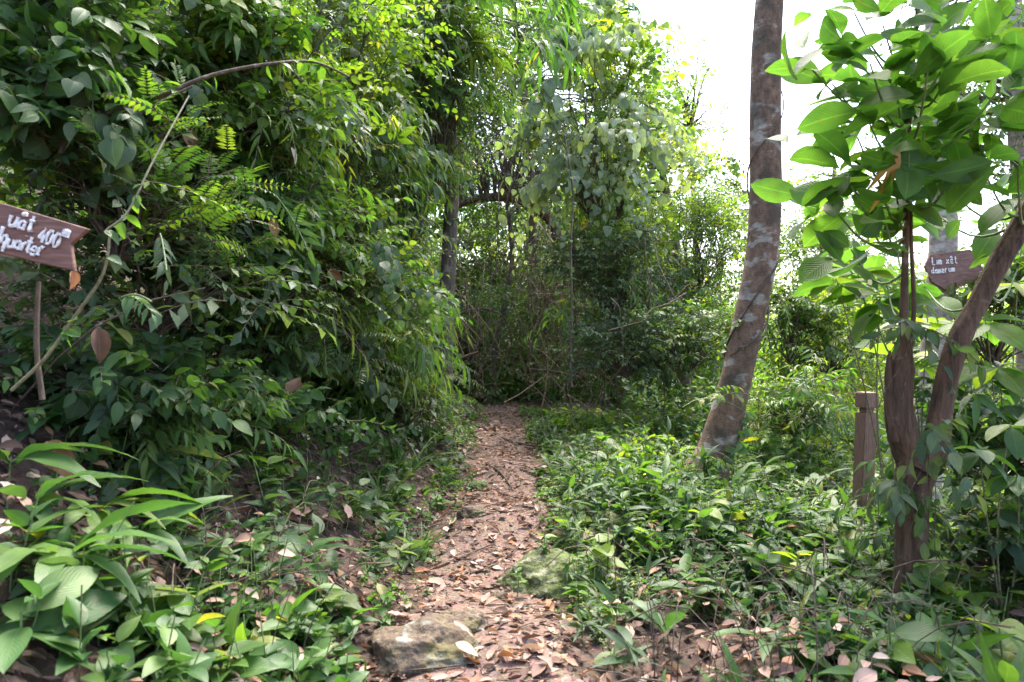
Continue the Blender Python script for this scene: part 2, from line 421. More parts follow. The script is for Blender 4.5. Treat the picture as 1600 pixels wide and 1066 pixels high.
# ------------------------------------------------------------------ setting: terrain, path
def axis(spans):
    out = []
    for a, b, s in spans:
        out.append(np.arange(a, b, s))
    return np.concatenate(out + [np.array([spans[-1][1]])])
gx = axis([(-400, -60, 40), (-60, -12, 3), (-12, -4, 0.4), (-4, 4, 0.08), (4, 12, 0.3), (12, 60, 3), (60, 400, 40)])
gy = axis([(-60, -4, 4), (-4, 0, 0.3), (0, 10, 0.08), (10, 20, 0.2), (20, 60, 2), (60, 400, 40)])
XX, YY = np.meshgrid(gx, gy)
ZZ = H(XX, YY)
ZZ = ZZ + 0.012 * rng.standard_normal(ZZ.shape) * (np.abs(XX - path_x(YY)) > 0.7)
b = Builder()
nx = len(gx); ny = len(gy)
ii, jj = np.meshgrid(np.arange(ny - 1), np.arange(nx - 1), indexing='ij')
F = np.stack([ii * nx + jj, ii * nx + jj + 1, (ii + 1) * nx + jj + 1, (ii + 1) * nx + jj], -1).reshape(-1, 4)
b.raw(np.stack([XX, YY, ZZ], -1).reshape(-1, 3), F)
tag(b.build("ground", M_SOIL), "dark brown forest soil under the plants", "ground", kind="structure")

ys = np.arange(-3, 20.01, 0.06); cols = np.linspace(-1, 1, 15)
hw = path_hw(ys) + 0.06 * np.sin(ys * 3.3) + 0.05 * np.sin(ys * 7.9 + 1)
PXX = path_x(ys)[:, None] + hw[:, None] * cols[None, :] + 0.03 * rng.standard_normal((len(ys), 15)) * (np.abs(cols) > 0.9)
PYY = np.repeat(ys[:, None], 15, 1)
edge = (1 - np.abs(cols) ** 6)[None, :]
PZZ = H(PXX, PYY) - 0.03 + 0.05 * edge
b = Builder()
i2, j2 = np.meshgrid(np.arange(len(ys) - 1), np.arange(14), indexing='ij')
F = np.stack([i2 * 15 + j2, i2 * 15 + j2 + 1, (i2 + 1) * 15 + j2 + 1, (i2 + 1) * 15 + j2], -1).reshape(-1, 4)
b.raw(np.stack([PXX, PYY, PZZ], -1).reshape(-1, 3), F)
tag(b.build("path", M_PATH), "trodden reddish dirt footpath running into the thicket", "path", kind="structure")

# ------------------------------------------------------------------ leaf litter (stuff)
def litter(n, xs, ys, lo, hi, shade=0.0, lift=0.012):
    B = Builder()
    for tpl in T_DEAD:
        k = n // len(T_DEAD)
        x, y = xs(k), ys(k)
        x = x + path_x(y)
        Pn = np.stack([x, y, H(x, y) + lift + 0.02 * rng.random(k)], -1)
        a = rng.random(k) * 2 * math.pi
        D = np.stack([np.cos(a), np.sin(a), 0.16 * rng.standard_normal(k)], -1)
        Nn = np.stack([0.25 * rng.standard_normal(k), 0.25 * rng.standard_normal(k), np.ones(k)], -1)
        # follow the slope
        gxv = (H(x + 0.05, y) - H(x - 0.05, y)) / 0.1; gyv = (H(x, y + 0.05) - H(x, y - 0.05)) / 0.1
        D[:, 2] += D[:, 0] * gxv + D[:, 1] * gyv
        Nn[:, 0] -= gxv; Nn[:, 1] -= gyv
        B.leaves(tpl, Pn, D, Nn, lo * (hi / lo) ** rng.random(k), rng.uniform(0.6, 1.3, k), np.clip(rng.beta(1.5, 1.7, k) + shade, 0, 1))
    return B
def ydist(k, a, b_, p=1.6): return a + (b_ - a) * rng.random(k) ** p
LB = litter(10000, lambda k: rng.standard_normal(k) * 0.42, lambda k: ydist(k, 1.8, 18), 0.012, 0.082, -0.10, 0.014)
litter_big = litter(1100, lambda k: rng.standard_normal(k) * 0.5, lambda k: ydist(k, 1.8, 18), 0.07, 0.12, 0.06, 0.025)
LB.raw(np.concatenate(litter_big.V), np.concatenate(litter_big.F), np.concatenate(litter_big.U), np.concatenate(litter_big.A))
tag(LB.build("leaf_litter", M_DEAD), "dry pinkish brown fallen leaves strewn over the path", "leaf litter", kind="stuff")
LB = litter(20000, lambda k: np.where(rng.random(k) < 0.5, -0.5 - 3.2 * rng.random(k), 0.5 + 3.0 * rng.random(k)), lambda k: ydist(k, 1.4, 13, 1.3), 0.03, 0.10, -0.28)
lodged = litter(1400, lambda k: np.where(rng.random(k) < 0.3, -0.7 - 2.0 * rng.random(k), 0.6 + 3.4 * rng.random(k)), lambda k: ydist(k, 2.2, 10), 0.05, 0.12, 0.05, 0.14)
LB.raw(np.concatenate(lodged.V), np.concatenate(lodged.F), np.concatenate(lodged.U), np.concatenate(lodged.A))
tag(LB.build("bank_leaf_litter", M_DEAD), "dark brown dead leaves lying on the banks under the plants", "leaf litter", kind="stuff")
# twigs among the litter
B = Builder(); k = 900
y = ydist(k, 1.8, 15); x = path_x(y) + rng.standard_normal(k) * 0.8
a = rng.random(k) * 6.28; ln = rng.uniform(0.06, 0.3, k)
t = np.linspace(-0.5, 0.5, 4)
cx = x[:, None] + np.cos(a)[:, None] * ln[:, None] * t + 0.01 * rng.standard_normal((k, 4)); cyy = y[:, None] + np.sin(a)[:, None] * ln[:, None] * t
B.tubes(np.stack([cx, cyy, H(cx, cyy) + 0.03], -1), rng.uniform(0.0015, 0.004, (k, 1)) * np.ones(4), 4)
k = 520     # dry stalks standing and leaning among the herbs
y = ydist(k, 2.4, 11); x = path_x(y) + np.where(rng.random(k) < 0.3, -0.7 - 0.25 * y * rng.random(k), 0.6 + 0.5 * y * rng.random(k))
a = rng.random(k) * 6.28; hh = rng.uniform(0.1, 0.5, k); ln = rng.uniform(0.05, 0.5, k)
t = np.linspace(0, 1, 6)
cx = x[:, None] + np.cos(a)[:, None] * ln[:, None] * t ** 1.6; cyy = y[:, None] + np.sin(a)[:, None] * ln[:, None] * t ** 1.6
B.tubes(np.stack([cx, cyy, H(x, y)[:, None] + hh[:, None] * np.sin(t * rng.uniform(1.2, 2.4, (k, 1)))], -1), rng.uniform(0.0012, 0.003, (k, 1)) * np.ones(6), 4)
tag(B.build("twig_litter", M_TWIG), "thin broken twigs scattered among the fallen leaves", "twigs", kind="stuff")

# ------------------------------------------------------------------ plant machinery
UP = np.array([0, 0, 1.0])
def rand_dirs(n):
    return nrm(rng.standard_normal((n, 3)))

def spray(Bp, Dr, Ln, k, ang=0.9, droop=0.25, leafdroop=0.25, jit=0.25, t0=0.15, pairs=False, njit=0.3, up=UP):
    T = len(Bp)
    kk = np.arange(k)
    t = t0 + (1 - t0) * ((kk // 2 * 2) if pairs else kk) / max(k - 1, 1)
    t = np.broadcast_to(t, (T, k))
    pos = Bp[:, None] + Dr[:, None] * (Ln[:, None] * t)[..., None] - UP * (droop * Ln[:, None] * t * t)[..., None]
    tan = nrm(Dr[:, None] - UP * (2 * droop * t)[..., None])
    u = up + 0.35 * rng.standard_normal((T, 3))
    side = nrm(np.cross(tan, u[:, None]))
    sg = np.where(kk % 2 == 0, 1.0, -1.0)[None, :, None]
    an = np.full((1, k, 1), ang); an[0, -1, 0] = 0.15
    D = tan * np.cos(an) + side * sg * np.sin(an) - UP * leafdroop + jit * rng.standard_normal((T, k, 3))
    Nn = np.cross(side, tan) + njit * rng.standard_normal((T, k, 3))
    return pos, D, Nn, t

def twig_curves(Bp, Dr, Ln, droop, S=4):
    t = np.linspace(0, 1, S)
    return Bp[:, None] + Dr[:, None] * (Ln[:, None] * t)[..., None] - UP * (droop * Ln[:, None] * t * t)[..., None]

LEAF = {
 # tpl, mat, leaf length, leaves per twig, twig length, droop, leaf droop, angle
 'ovate':   (T_OVATE, M_MID, (0.045, 0.10), 9, (0.25, 0.5), 0.25, 0.3, 0.95),
 'ovdark':  (T_OVATE, M_DARK, (0.045, 0.11), 9, (0.25, 0.5), 0.3, 0.35, 0.95),
 'ovbright':(T_OVATE, M_BRIGHT, (0.045, 0.10), 9, (0.25, 0.5), 0.2, 0.25, 0.95),
 'small':   (T_OVATE_FAR, M_DARK, (0.035, 0.07), 11, (0.25, 0.5), 0.2, 0.25, 0.95),
 'smallbr': (T_OVATE_FAR, M_BRIGHT, (0.05, 0.10), 9, (0.3, 0.6), 0.2, 0.2, 0.95),
 'smallgr': (T_OVATE_FAR, M_GREY, (0.05, 0.10), 9, (0.25, 0.5), 0.25, 0.25, 0.95),
 'olive':   (T_OVATE_FAR, M_TWIGGY, (0.04, 0.08), 9, (0.3, 0.6), 0.35, 0.35, 0.9),
 'lance':   (T_LANCE, M_MID, (0.08, 0.17), 9, (0.35, 0.6), 0.45, 0.45, 0.7),
 'lancedk': (T_LANCE, M_DARK, (0.08, 0.18), 9, (0.35, 0.6), 0.5, 0.45, 0.7),
 'bamboo':  (T_BAMBOO, M_MID, (0.16, 0.30), 6, (0.35, 0.7), 0.6, 0.75, 0.6),
 'bamboobr':(T_BAMBOO, M_BRIGHT, (0.16, 0.30), 6, (0.35, 0.7), 0.6, 0.75, 0.6),
 'heart':   (T_HEART, M_GREY, (0.08, 0.13), 7, (0.35, 0.7), 0.7, 0.75, 0.9),
 'heartsheen': (T_HEART, M_SHEEN, (0.11, 0.17), 7, (0.35, 0.7), 0.8, 0.8, 0.9),
 'bamboopl':(T_BAMBOO, M_MID, (0.2, 0.36), 7, (0.3, 0.55), 0.25, 0.35, 0.7),
 'heartbr': (T_HEART, M_BRIGHT, (0.07, 0.12), 6, (0.2, 0.45), 0.3, 0.45, 0.9),
 'pinnate': (T_LEAFLET, M_MID, (0.035, 0.055), 22, (0.25, 0.45), 0.3, 0.12, 1.15),
 'pinnatedk': (T_LEAFLET, M_DARK, (0.035, 0.06), 22, (0.25, 0.45), 0.35, 0.15, 1.15),
 'fern':    (T_PINNA, M_MID, (0.05, 0.10), 34, (0.45, 0.8), 0.45, 0.15, 1.25),
}

ALT = ['smallgr', 'lance', 'ovdark', 'olive', 'ovate', 'smallbr', 'small', 'lancedk', 'heart', 'small']
def blob(n, c, r, shell=0.55):
    """clump centres spread unevenly through an ellipsoid"""
    d = rand_dirs(n); q = (shell + (1 - shell) * rng.random(n)) ** 1.0
    q = np.where(rng.random(n) < 0.25, q * 0.45, q)
    return np.asarray(c) + d * q[:, None] * np.asarray(r)

def foliage(B, clumps, spec, twigs, clump_r=1.0, hue=0.0, scale=1.0, out_from=None, TB=None, far=False, face=0.0, huevar=0.28, slot=0):
    tpl, mat, (l0, l1), k, (t0, t1), dr, ld, ang = LEAF[spec]
    n = len(clumps)
    T = n * twigs
    d = rand_dirs(T); d[:, 2] = d[:, 2] * 0.7 + 0.15
    if out_from is not None:
        o = nrm(np.repeat(clumps, twigs, 0) - np.asarray(out_from)); d = d + 0.7 * o
    d = nrm(d)
    Ln = rng.uniform(t0, t1, T) * clump_r
    Bp = np.repeat(clumps, twigs, 0) + 0.12 * clump_r * rng.standard_normal((T, 3))
    pairs = spec in ('pinnate', 'pinnatedk', 'fern')
    up = UP + face * np.array([0, -1.0, 0.1])
    pos, D, Nn, t = spray(Bp, d, Ln, k, ang, dr, ld, 0.08 if pairs else 0.25, pairs=pairs, njit=0.12 if pairs else 0.35, up=up)
    L = rng.uniform(l0, l1, (T, k)) * scale
    L = L * np.repeat(rng.uniform(0.65, 1.5, n), twigs)[:, None]
    if pairs: L = L * (1.05 - 0.75 * np.abs(t - 0.4))
    hv = np.repeat(rng.normal(0.42 + hue, huevar, n), twigs)[:, None] + 0.13 * rng.standard_normal((T, k))
    hv = np.clip(hv, 0.0, 0.93)
    hv = np.where(rng.random((T, k)) < 0.012, 1.0, hv)
    B.leaves(tpl, pos.reshape(-1, 3), D.reshape(-1, 3), Nn.reshape(-1, 3), L.ravel(), rng.uniform(0.85, 1.15, T * k), hv.ravel(), slot)
    if TB is not None:
        C = twig_curves(Bp, d, Ln, dr, 3 if far else 4)
        TB.tubes(C, np.linspace(0.004, 0.0015, C.shape[1])[None] * np.ones((T, 1)), 3)
    return mat

def smooth_curve(pts, S):
    pts = np.asarray(pts, float); n = len(pts)
    u = np.linspace(0, n - 1, S); i = np.clip(u.astype(int), 0, n - 2); f = (u - i)[:, None]
    g = lambda q: pts[np.clip(q, 0, n - 1)]
    p0, p1, p2, p3 = g(i - 1), g(i), g(i + 1), g(i + 2)
    return 0.5 * (2 * p1 + (p2 - p0) * f + (2 * p0 - 5 * p1 + 4 * p2 - p3) * f ** 2 + (3 * p1 - p0 - 3 * p2 + p3) * f ** 3)

def trunk_into(B, pts, rad, S=40, sides=20, lump=0.06, wob=0.0, mat=0, ridge=0.0):
    C = smooth_curve(pts, S)
    r = np.interp(np.linspace(0, 1, S), np.linspace(0, 1, len(rad)), rad)
    if wob: C = C + wob * np.stack([np.sin(np.linspace(0, 9, S) + rng.random() * 6), np.cos(np.linspace(0, 7, S) + rng.random() * 6), np.zeros(S)], -1)
    k0 = B.n
    B.tubes(C[None], r[None], sides, mat)
    V = B.V[-1].reshape(S, sides, 3)
    a = np.arange(sides) / sides * 2 * math.pi; s = np.linspace(0, 1, S)[:, None] * S * 0.35
    ph = rng.random(4) * 6.28
    n = np.sin(a * 2 + ph[0] + s * 0.3) * 0.5 + np.sin(a * 3 + ph[1] - s * 0.5) * 0.4 + np.sin(a * 5 + s * 0.9 + ph[2]) * 0.3 + 0.25 * rng.standard_normal((S, sides))
    if ridge:
        dr = np.cumsum(0.12 * rng.standard_normal((S, 1)), 0)
        n = n + ridge / max(lump, 1e-3) * (np.abs(np.sin(a * 4.5 + dr)) ** 0.6 + 0.6 * np.abs(np.sin(a * 7 - 1.4 * dr + 1)) - 1.0)
    V2 = C[:, None] + (V - C[:, None]) * (1 + lump * n)[..., None]
    B.V[-1] = V2.reshape(-1, 3)
    return C

def limbs_into(B, start_pts, clumps, r0=0.02, bend=0.2, S=7, sides=5):
    """a limb from the closest point of the trunk to each clump"""
    C = []
    for c in clumps:
        sp = np.asarray(start_pts); d = np.linalg.norm(sp - c, axis=1) + 1.2 * np.maximum(0, sp[:, 2] - c[2])
        s = sp[int(np.argmin(d))]
        t = np.linspace(0, 1, S)[:, None]
        ln = np.linalg.norm(c - s)
        m = s * (1 - t) + c * t + UP * (bend * ln * np.sin(t * math.pi) * 0.6) + 0.04 * ln * rng.standard_normal((S, 3)) * np.sin(t * math.pi)
        C.append(m)
    B.tubes(np.array(C), np.linspace(r0, 0.004, S)[None] * np.ones((len(C), 1)), sides)

def shrub(name, label, cat, centre, radius, spec, n_clump, twigs, clump_r=1.0, hue=0.0, scale=1.0, group=None, stem_r=0.012, base=None, face=0.0, shell=0.55, twigmat=None, far=False, huevar=0.28, mix=0.3):
    c = np.asarray(centre, float)
    if base is None: base = (c[0], c[1])
    b0 = np.array([base[0], base[1], float(H(base[0], base[1])) - 0.03])
    e = empty(name, b0, label, cat, group)
    cl = blob(n_clump, c, radius, shell)
    cl[:, 2] = np.maximum(cl[:, 2], H(cl[:, 0], cl[:, 1]) + 0.12)
    B = Builder(b0); TB = Builder(b0)
    nm = int(len(cl) * mix)
    oc = c - np.array([0, 0, 0.3])
    mats = [foliage(B, cl[nm:], spec, twigs, clump_r, hue, scale, out_from=oc, TB=TB, far=far, face=face, huevar=huevar)]
    if nm:
        for q, part in enumerate((cl[:nm // 2], cl[nm // 2:nm])):
            if len(part):
                alt = ALT[rng.integers(len(ALT))]
                mats.append(foliage(B, part, alt, max(4, int(twigs * (0.6 if alt == 'fern' else 0.9))), clump_r, 0.1, 0.85 * scale, out_from=oc, TB=TB, far=far, face=face, slot=len(mats)))
    hub = b0 + (c - b0) * 0.35
    st = np.stack([b0 + (c - b0) * q for q in (0.0, 0.15, 0.3, 0.5, 0.7)])
    limbs_into(TB, st, cl, stem_r, 0.12)
    B.build("foliage", mats, e)
    TB.build("stems", twigmat or M_TWIG, e)
    return e

def tree(name, label, cat, pts, rad, crown_c, crown_r, spec, n_clump, twigs, clump_r=1.4, bark=None, hue=0.0, scale=1.0, group=None, limb_r=0.035, sides=16, S=36, lump=0.05, face=0.0, shell=0.5, extra=None, far=False):
    pts = [np.asarray(p, float) for p in pts]
    b0 = pts[0].copy()
    e = empty(name, b0, label, cat, group)
    TB = Builder(b0)
    C = trunk_into(TB, pts, rad, S, sides, lump)
    t_ob = TB.build("trunk", bark or M_BARK4, e)
    if crown_c is not None:
        cl = blob(n_clump, crown_c, crown_r, shell)
        B = Builder(b0); LB_ = Builder(b0)
        mat = foliage(B, cl, spec, twigs, clump_r, hue, scale, out_from=np.asarray(crown_c), TB=LB_, far=far, face=face)
        limbs_into(LB_, C[S // 3:], cl, limb_r, 0.15)
        B.build("crown", mat, e)
        LB_.build("limbs", M_TWIG, e)
    return e, C

def herb(name, label, cat, pos, k, leaf_len, tpl, mat, stem=0.15, elev=0.5, hue=0.0, group=None, stemr=0.004, wmul=1.0, aim=None, tiers=1, stem_mat=None):
    """a small leafy plant: leaves set round a short stem"""
    p = np.asarray(pos, float)
    e = empty(name, p, label, cat, group)
    B = Builder(p); SB = Builder(p)
    ph = rng.random() * 6.28
    i = np.arange(k)
    a = ph + i * 2.4 + 0.25 * rng.standard_normal(k)
    if aim is not None: a = aim + (i / max(k - 1, 1) - 0.5) * 2.6 + 0.15 * rng.standard_normal(k)
    el = elev + 0.25 * rng.standard_normal(k)
    h = stem * (0.35 + 0.65 * (i % tiers + rng.random(k)) / tiers) if tiers > 1 else stem * (0.75 + 0.25 * rng.random(k))
    lean = np.array([rng.normal(0, 0.12), rng.normal(0, 0.12), 1.0])
    Pn = p + lean * h[:, None]
    D = np.stack([np.cos(a) * np.cos(el), np.sin(a) * np.cos(el), np.sin(el)], -1)
    Nn = UP + 0.25 * rng.standard_normal((k, 3)) + 0.0 * D
    B.leaves(tpl, Pn, D, Nn, leaf_len * rng.uniform(0.7, 1.15, k), wmul * rng.uniform(0.9, 1.1, k), np.clip(rng.normal(0.5 + hue, 0.2, k), 0, 0.95))
    tt = np.linspace(0, 1, 5)[:, None]
    SB.tubes((p - UP * 0.03 + lean * (stem * 1.02 + 0.03) * tt)[None], np.linspace(stemr * 1.3, stemr * 0.7, 5)[None], 6)
    B.build("foliage", mat, e)
    SB.build("stem", stem_mat or M_STEM, e)
    return e

def ground_pt(px, py):
    """where the ray through a photo pixel meets the ground"""
    Y = np.linspace(1.2, 40, 4000)
    q = np.stack([(px - 800) / FPX * Y, Y, 1.45 - (py - 533) / FPX * Y], -1)
    d = q[:, 2] - H(q[:, 0], q[:, 1])
    i = int(np.argmax(d < 0)) if (d < 0).any() else len(Y) - 1
    r = q[i].copy(); r[2] = float(H(r[0], r[1]))
    return r

# ------------------------------------------------------------------ main leaning tree
Y0 = 6.5
px_pts = [(1083, 790), (1098, 752), (1118, 703), (1148, 600), (1170, 500), (1190, 400), (1196, 300), (1196, 200), (1197, 100), (1202, 0), (1212, -150), (1222, -330), (1228, -520)]
wid = [58, 42, 28, 25, 24.5, 25.5, 25, 24.5, 24, 22.5, 20, 16, 10]
pts = [P(x, y, Y0) for x, y in px_pts]
pts[0][2] = min(pts[0][2], float(H(pts[0][0], Y0)) - 0.1)
rad = [0.95 * w / FPX * Y0 for w in wid]
b0 = pts[1].copy(); b0[2] = float(H(b0[0], b0[1]))
e = empty("leaning_tree", b0, "tall leaning tree with brown bark spotted by pale lichen", "tree")
TB = Builder(b0)
C = trunk_into(TB, pts, rad, 150, 40, 0.022)
TB.build("trunk", M_BARK1, e)
cl = blob(16, pts[-2] + np.array([0.3, 0.6, 1.3]), (1.5, 1.5, 0.9), 0.6)
B = Builder(b0); LB_ = Builder(b0)
foliage(B, cl, 'smallbr', 10, 1.3, TB=LB_)
limbs_into(LB_, C[110:], cl, 0.04, 0.1)
B.build("crown", M_BRIGHT, e); LB_.build("limbs", M_TWIG, e)
# creeper stem wound round the trunk
def trunk_at(py):
    q = np.interp(py, [p[1] for p in px_pts], np.arange(len(px_pts))) if False else None
    ysv = np.array([p[1] for p in px_pts])[::-1]; xs_ = np.array([p[0] for p in px_pts])[::-1]; ws = np.array(wid)[::-1]
    return np.interp(py, ysv, xs_), np.interp(py, ysv, ws)
def wound(py0, py1, turns, ph0, off=0.012, S=60, exp=1.0):
    out = []
    for s in np.linspace(0, 1, S):
        py = py0 + (py1 - py0) * s
        x, w = trunk_at(py); r = w / FPX * Y0 + off
        c = P(x, py, Y0); a = ph0 + turns * 2 * math.pi * s
        out.append(c + np.array([math.cos(a) * r, math.sin(a) * r, 0.05 * math.sin(a * 1.5)]))
    return np.array(out)
vine = empty("creeper_vine", P(1118, 720, Y0 - 0.3), "thin brown creeper stem wound round the lichen spotted trunk", "vine")
VB = Builder(P(1118, 720, Y0 - 0.3))
v1 = wound(730, 140, 2.35, -2.0)
VB.tubes(v1[None], np.linspace(0.012, 0.006, 60)[None], 6)
v2 = wound(560, 470, 0.45, -2.5, 0.014, 20)
VB.tubes(v2[None], np.full((1, 20), 0.009), 6)
v3 = wound(545, 500, 0.4, -2.2, 0.02, 20)
VB.tubes(v3[None], np.full((1, 20), 0.006), 6)
VB.build("stem", M_TWIG, vine)
VB = Builder(P(1118, 720, Y0 - 0.3))
k = 70
i = np.sort(rng.random(k) ** 1.7) * 24
ip = v1[np.clip(i.astype(int), 0, 59)] + 0.03 * rng.standard_normal((k, 3)) + np.array([0, -0.03, 0])
D = np.stack([rng.standard_normal(k), -0.4 - 0.4 * rng.random(k), -0.5 + 0.4 * rng.standard_normal(k)], -1)
VB.leaves(T_OVATE, ip, D, np.array([0, -1.0, 0.6]) + 0.3 * rng.standard_normal((k, 3)), rng.uniform(0.06, 0.12, k), 1.0, rng.random(k))
VB.build("foliage", M_MID, vine)
for pxx, pyy, n, mt, lab in [(1090, 700, 22, M_BRIGHT, "yellow green creeper leaves hanging at the foot of the leaning tree"),
                             (1120, 625, 14, M_BRIGHT, "small yellowish creeper sprig clinging across the leaning trunk"),
                             (1098, 735, 26, M_DARK, "dark pinnate climbing fern hugging the base of the leaning tree")]:
    p = P(pxx, pyy, Y0 - 0.27)
    e2 = empty("creeper_sprig", p, lab, "creeper")
    B = Builder(p); SB = Builder(p)
    for q in range(4):
        d = nrm(np.array([[rng.normal(0, 1), -0.35, rng.normal(0.1, 0.4)]]))
        ps, D, Nn, t = spray(p[None] + 0.04 * rng.standard_normal((1, 3)), d, np.array([rng.uniform(0.2, 0.4)]), n // 2, 0.9, 0.5, 0.4)
        B.leaves(T_OVATE if mt is not M_DARK else T_LEAFLET, ps.reshape(-1, 3), D.reshape(-1, 3), Nn.reshape(-1, 3), rng.uniform(0.05, 0.11, n // 2), 1.0, None)
        SB.tubes(twig_curves(p[None], d, np.array([0.35]), 0.5), np.full((1, 4), 0.003), 4)
    B.build("foliage", mt, e2); SB.build("stem", M_STEM, e2)

# ------------------------------------------------------------------ forked tree at the right
Y1 = 3.6
def pp(l, Y): return [P(x, y, Y) for x, y in l]
tr = pp([(1424, 1010), (1423, 975), (1422, 900), (1425, 800), (1430, 735), (1428, 700)], Y1)
fb = tr[0].copy(); fb[2] = float(H(fb[0], fb[1])) - 0.05
tr.insert(0, np.array([tr[0][0], tr[0][1], fb[2]]))
ft = empty("forked_tree", fb, "dark forked tree trunk with fissured bark beside the right edge", "tree")
TB = Builder(fb)
s1 = Y1 / FPX
trunk_into(TB, tr, [46 * s1, 34 * s1, 25 * s1, 21 * s1, 23 * s1, 28 * s1, 24 * s1], 90, 64, 0.06, ridge=0.07)
TB.build("trunk", M_BARK2, ft)
TB = Builder(fb)
lf = trunk_into(TB, pp([(1430, 725), (1412, 680), (1404, 625), (1409, 575), (1413, 545), (1412, 505), (1414, 430), (1416, 330), (1418, 235), (1426, 110), (1440, -20)], Y1),
           [24 * s1, 22 * s1, 19 * s1, 18 * s1, 12 * s1, 7 * s1, 5 * s1, 4.5 * s1, 4 * s1, 3 * s1, 2 * s1], 110, 48, 0.06, ridge=0.07)
trunk_into(TB, pp([(1400, 690), (1392, 640), (1388, 590), (1390, 560), (1391, 548)], Y1 - 0.02), [8 * s1, 7 * s1, 6 * s1, 4 * s1, 1 * s1], 24, 10, 0.1)
trunk_into(TB, pp([(1425, 540), (1428, 470), (1424, 380), (1423, 300), (1425, 240), (1402, 150), (1350, 60)], Y1 + 0.05), [4 * s1, 3.5 * s1, 3 * s1, 3 * s1, 3 * s1, 2 * s1, 1 * s1], 50, 8, 0.02)
TB.build("limb", M_BARK2, ft)
TB = Builder(fb)
rl = trunk_into(TB, pp([(1436, 735), (1462, 690), (1470, 645), (1478, 600), (1488, 560), (1504, 520), (1525, 480), (1556, 420), (1596, 350), (1660, 240), (1720, 100)], Y1 - 0.05),
           [22 * s1, 19 * s1, 16 * s1, 15 * s1, 15.5 * s1, 16 * s1, 14 * s1, 15 * s1, 15 * s1, 13 * s1, 9 * s1], 110, 48, 0.06, ridge=0.07)
TB.build("limb", M_BARK2, ft)
# wire-like band round the trunk + thin hanging aerial roots
TB = Builder(fb)
bnd = [P(1428 + 24 * math.cos(a), 741 + 3 * math.sin(a * 2), Y1) + np.array([0, 24 * s1 * math.sin(a), 0]) for a in np.linspace(0, 6.283, 24)]
TB.tubes(np.array(bnd)[None] , np.full((1, 24), 0.004), 6)
TB.build("band", M_TWIG, ft)

# large leaf crown hanging from the fork's stems
B = Builder(fb); SB = Builder(fb)
whorls = [(1425, 55, 3.3, 8), (1360, 100, 3.2, 8), (1505, 45, 3.2, 8), (1445, 205, 3.5, 8), (1560, 140, 3.2, 8), (1340, 215, 3.3, 8),
          (1400, 290, 3.5, 8), (1525, 205, 3.5, 8), (1590, 260, 3.2, 8), (1335, 20, 3.4, 7), (1480, 140, 3.7, 8), (1585, 15, 3.3, 8),
          (1385, 190, 3.7, 7), (1600, 350, 3.9, 6), (1565, 330, 4.0, 6), (1480, 290, 3.8, 6), (1430, -60, 3.3, 7), (1530, -60, 3.4, 8), (1650, 120, 3.3, 8), (1640, 240, 3.5, 7),
          (1300, 130, 3.5, 7), (1315, 270, 3.7, 7), (1355, 340, 3.8, 7), (1500, 250, 3.3, 7), (1290, 205, 3.6, 5), (1330, 390, 3.8, 6), (1400, 370, 3.9, 7), (1385, 440, 4.0, 6),
          (1370, 270, 3.4, 7), (1310, 60, 3.6, 6), (1595, 85, 3.6, 7), (1450, 110, 3.1, 6), (1400, 130, 3.4, 7), (1470, 230, 3.6, 6), (1540, 90, 3.5, 7), (1540, 270, 3.5, 6),
          (1370, 500, 4.1, 6), (1440, 440, 4.3, 5), (1560, 390, 4.2, 6),
          (1420, 240, 3.3, 8), (1350, 170, 3.4, 8), (1490, 90, 3.4, 8), (1550, 210, 3.6, 8), (1380, 330, 3.5, 8), (1460, 330, 4.1, 7), (1300, 320, 3.5, 7), (1600, 190, 3.5, 8), (1420, 160, 3.6, 8), (1380, 40, 3.5, 7), (1530, 140, 3.8, 8), (1270, 110, 3.5, 6), (1590, 420, 3.9, 6), (1330, 290, 3.4, 7)]
for q in range(20):   # unseen extra crown above the top edge, added to shade the lower right
    whorls.append((rng.uniform(1260, 1700), rng.uniform(-420, -130), rng.uniform(3.6, 5.2), 9))
for (x, y, Yw, n) in whorls:
    c = P(x, y, Yw)
    i = np.arange(n); a = rng.random() * 6.28 + i * 2.4 + 0.2 * rng.standard_normal(n)
    el = rng.uniform(-0.3, 0.9, n) if y < 230 else rng.uniform(-0.75, 0.35, n)
    D = np.stack([np.cos(a) * np.cos(el), np.sin(a) * np.cos(el), np.sin(el)], -1)
    st = c + 0.09 * rng.standard_normal((n, 3)) - UP * 0.02
    B.leaves(T_BIGOB if rng.random() < 0.5 else T_BIG, st, D, UP * 0.75 + np.array([0, -0.25, 0]) + 0.6 * rng.standard_normal((n, 3)), rng.uniform(0.15, 0.31, n), rng.uniform(0.95, 1.2, n), np.clip(rng.normal(0.42, 0.2, n), 0, 0.9))
    pool = np.concatenate([lf[45:], rl[60:]])
    near = pool[int(np.argmin(np.linalg.norm(pool - c, axis=1) + 0.8 * np.maximum(0, pool[:, 2] - c[2] + 0.15)))]
    t = np.linspace(0, 1, 8)[:, None]
    SB.tubes((near * (1 - t) + c * t - UP * 0.12 * np.sin(t * 3.14))[None], np.linspace(0.009, 0.004, 8)[None], 6)
B.build("foliage", M_BIG, ft); SB.build("twigs", M_STEM, ft)
# brown withered leaves hanging in the crown
wl = empty("withered_leaf_spray", P(1395, 265, 3.3), "long yellow brown withered leaf hanging among the big green leaves", "leaf")
B = Builder(P(1395, 265, 3.3))
B.leaves(T_LANCE, np.array([P(1405, 225, 3.3), P(1398, 235, 3.28)]), np.array([[-0.25, -0.1, -1], [-0.5, 0, -1]]), np.array([0.3, -1, 0.1]), [0.36, 0.25], [0.8, 0.7], [0.3, 0.8])
B.build("blades", M_YELLOW, wl)
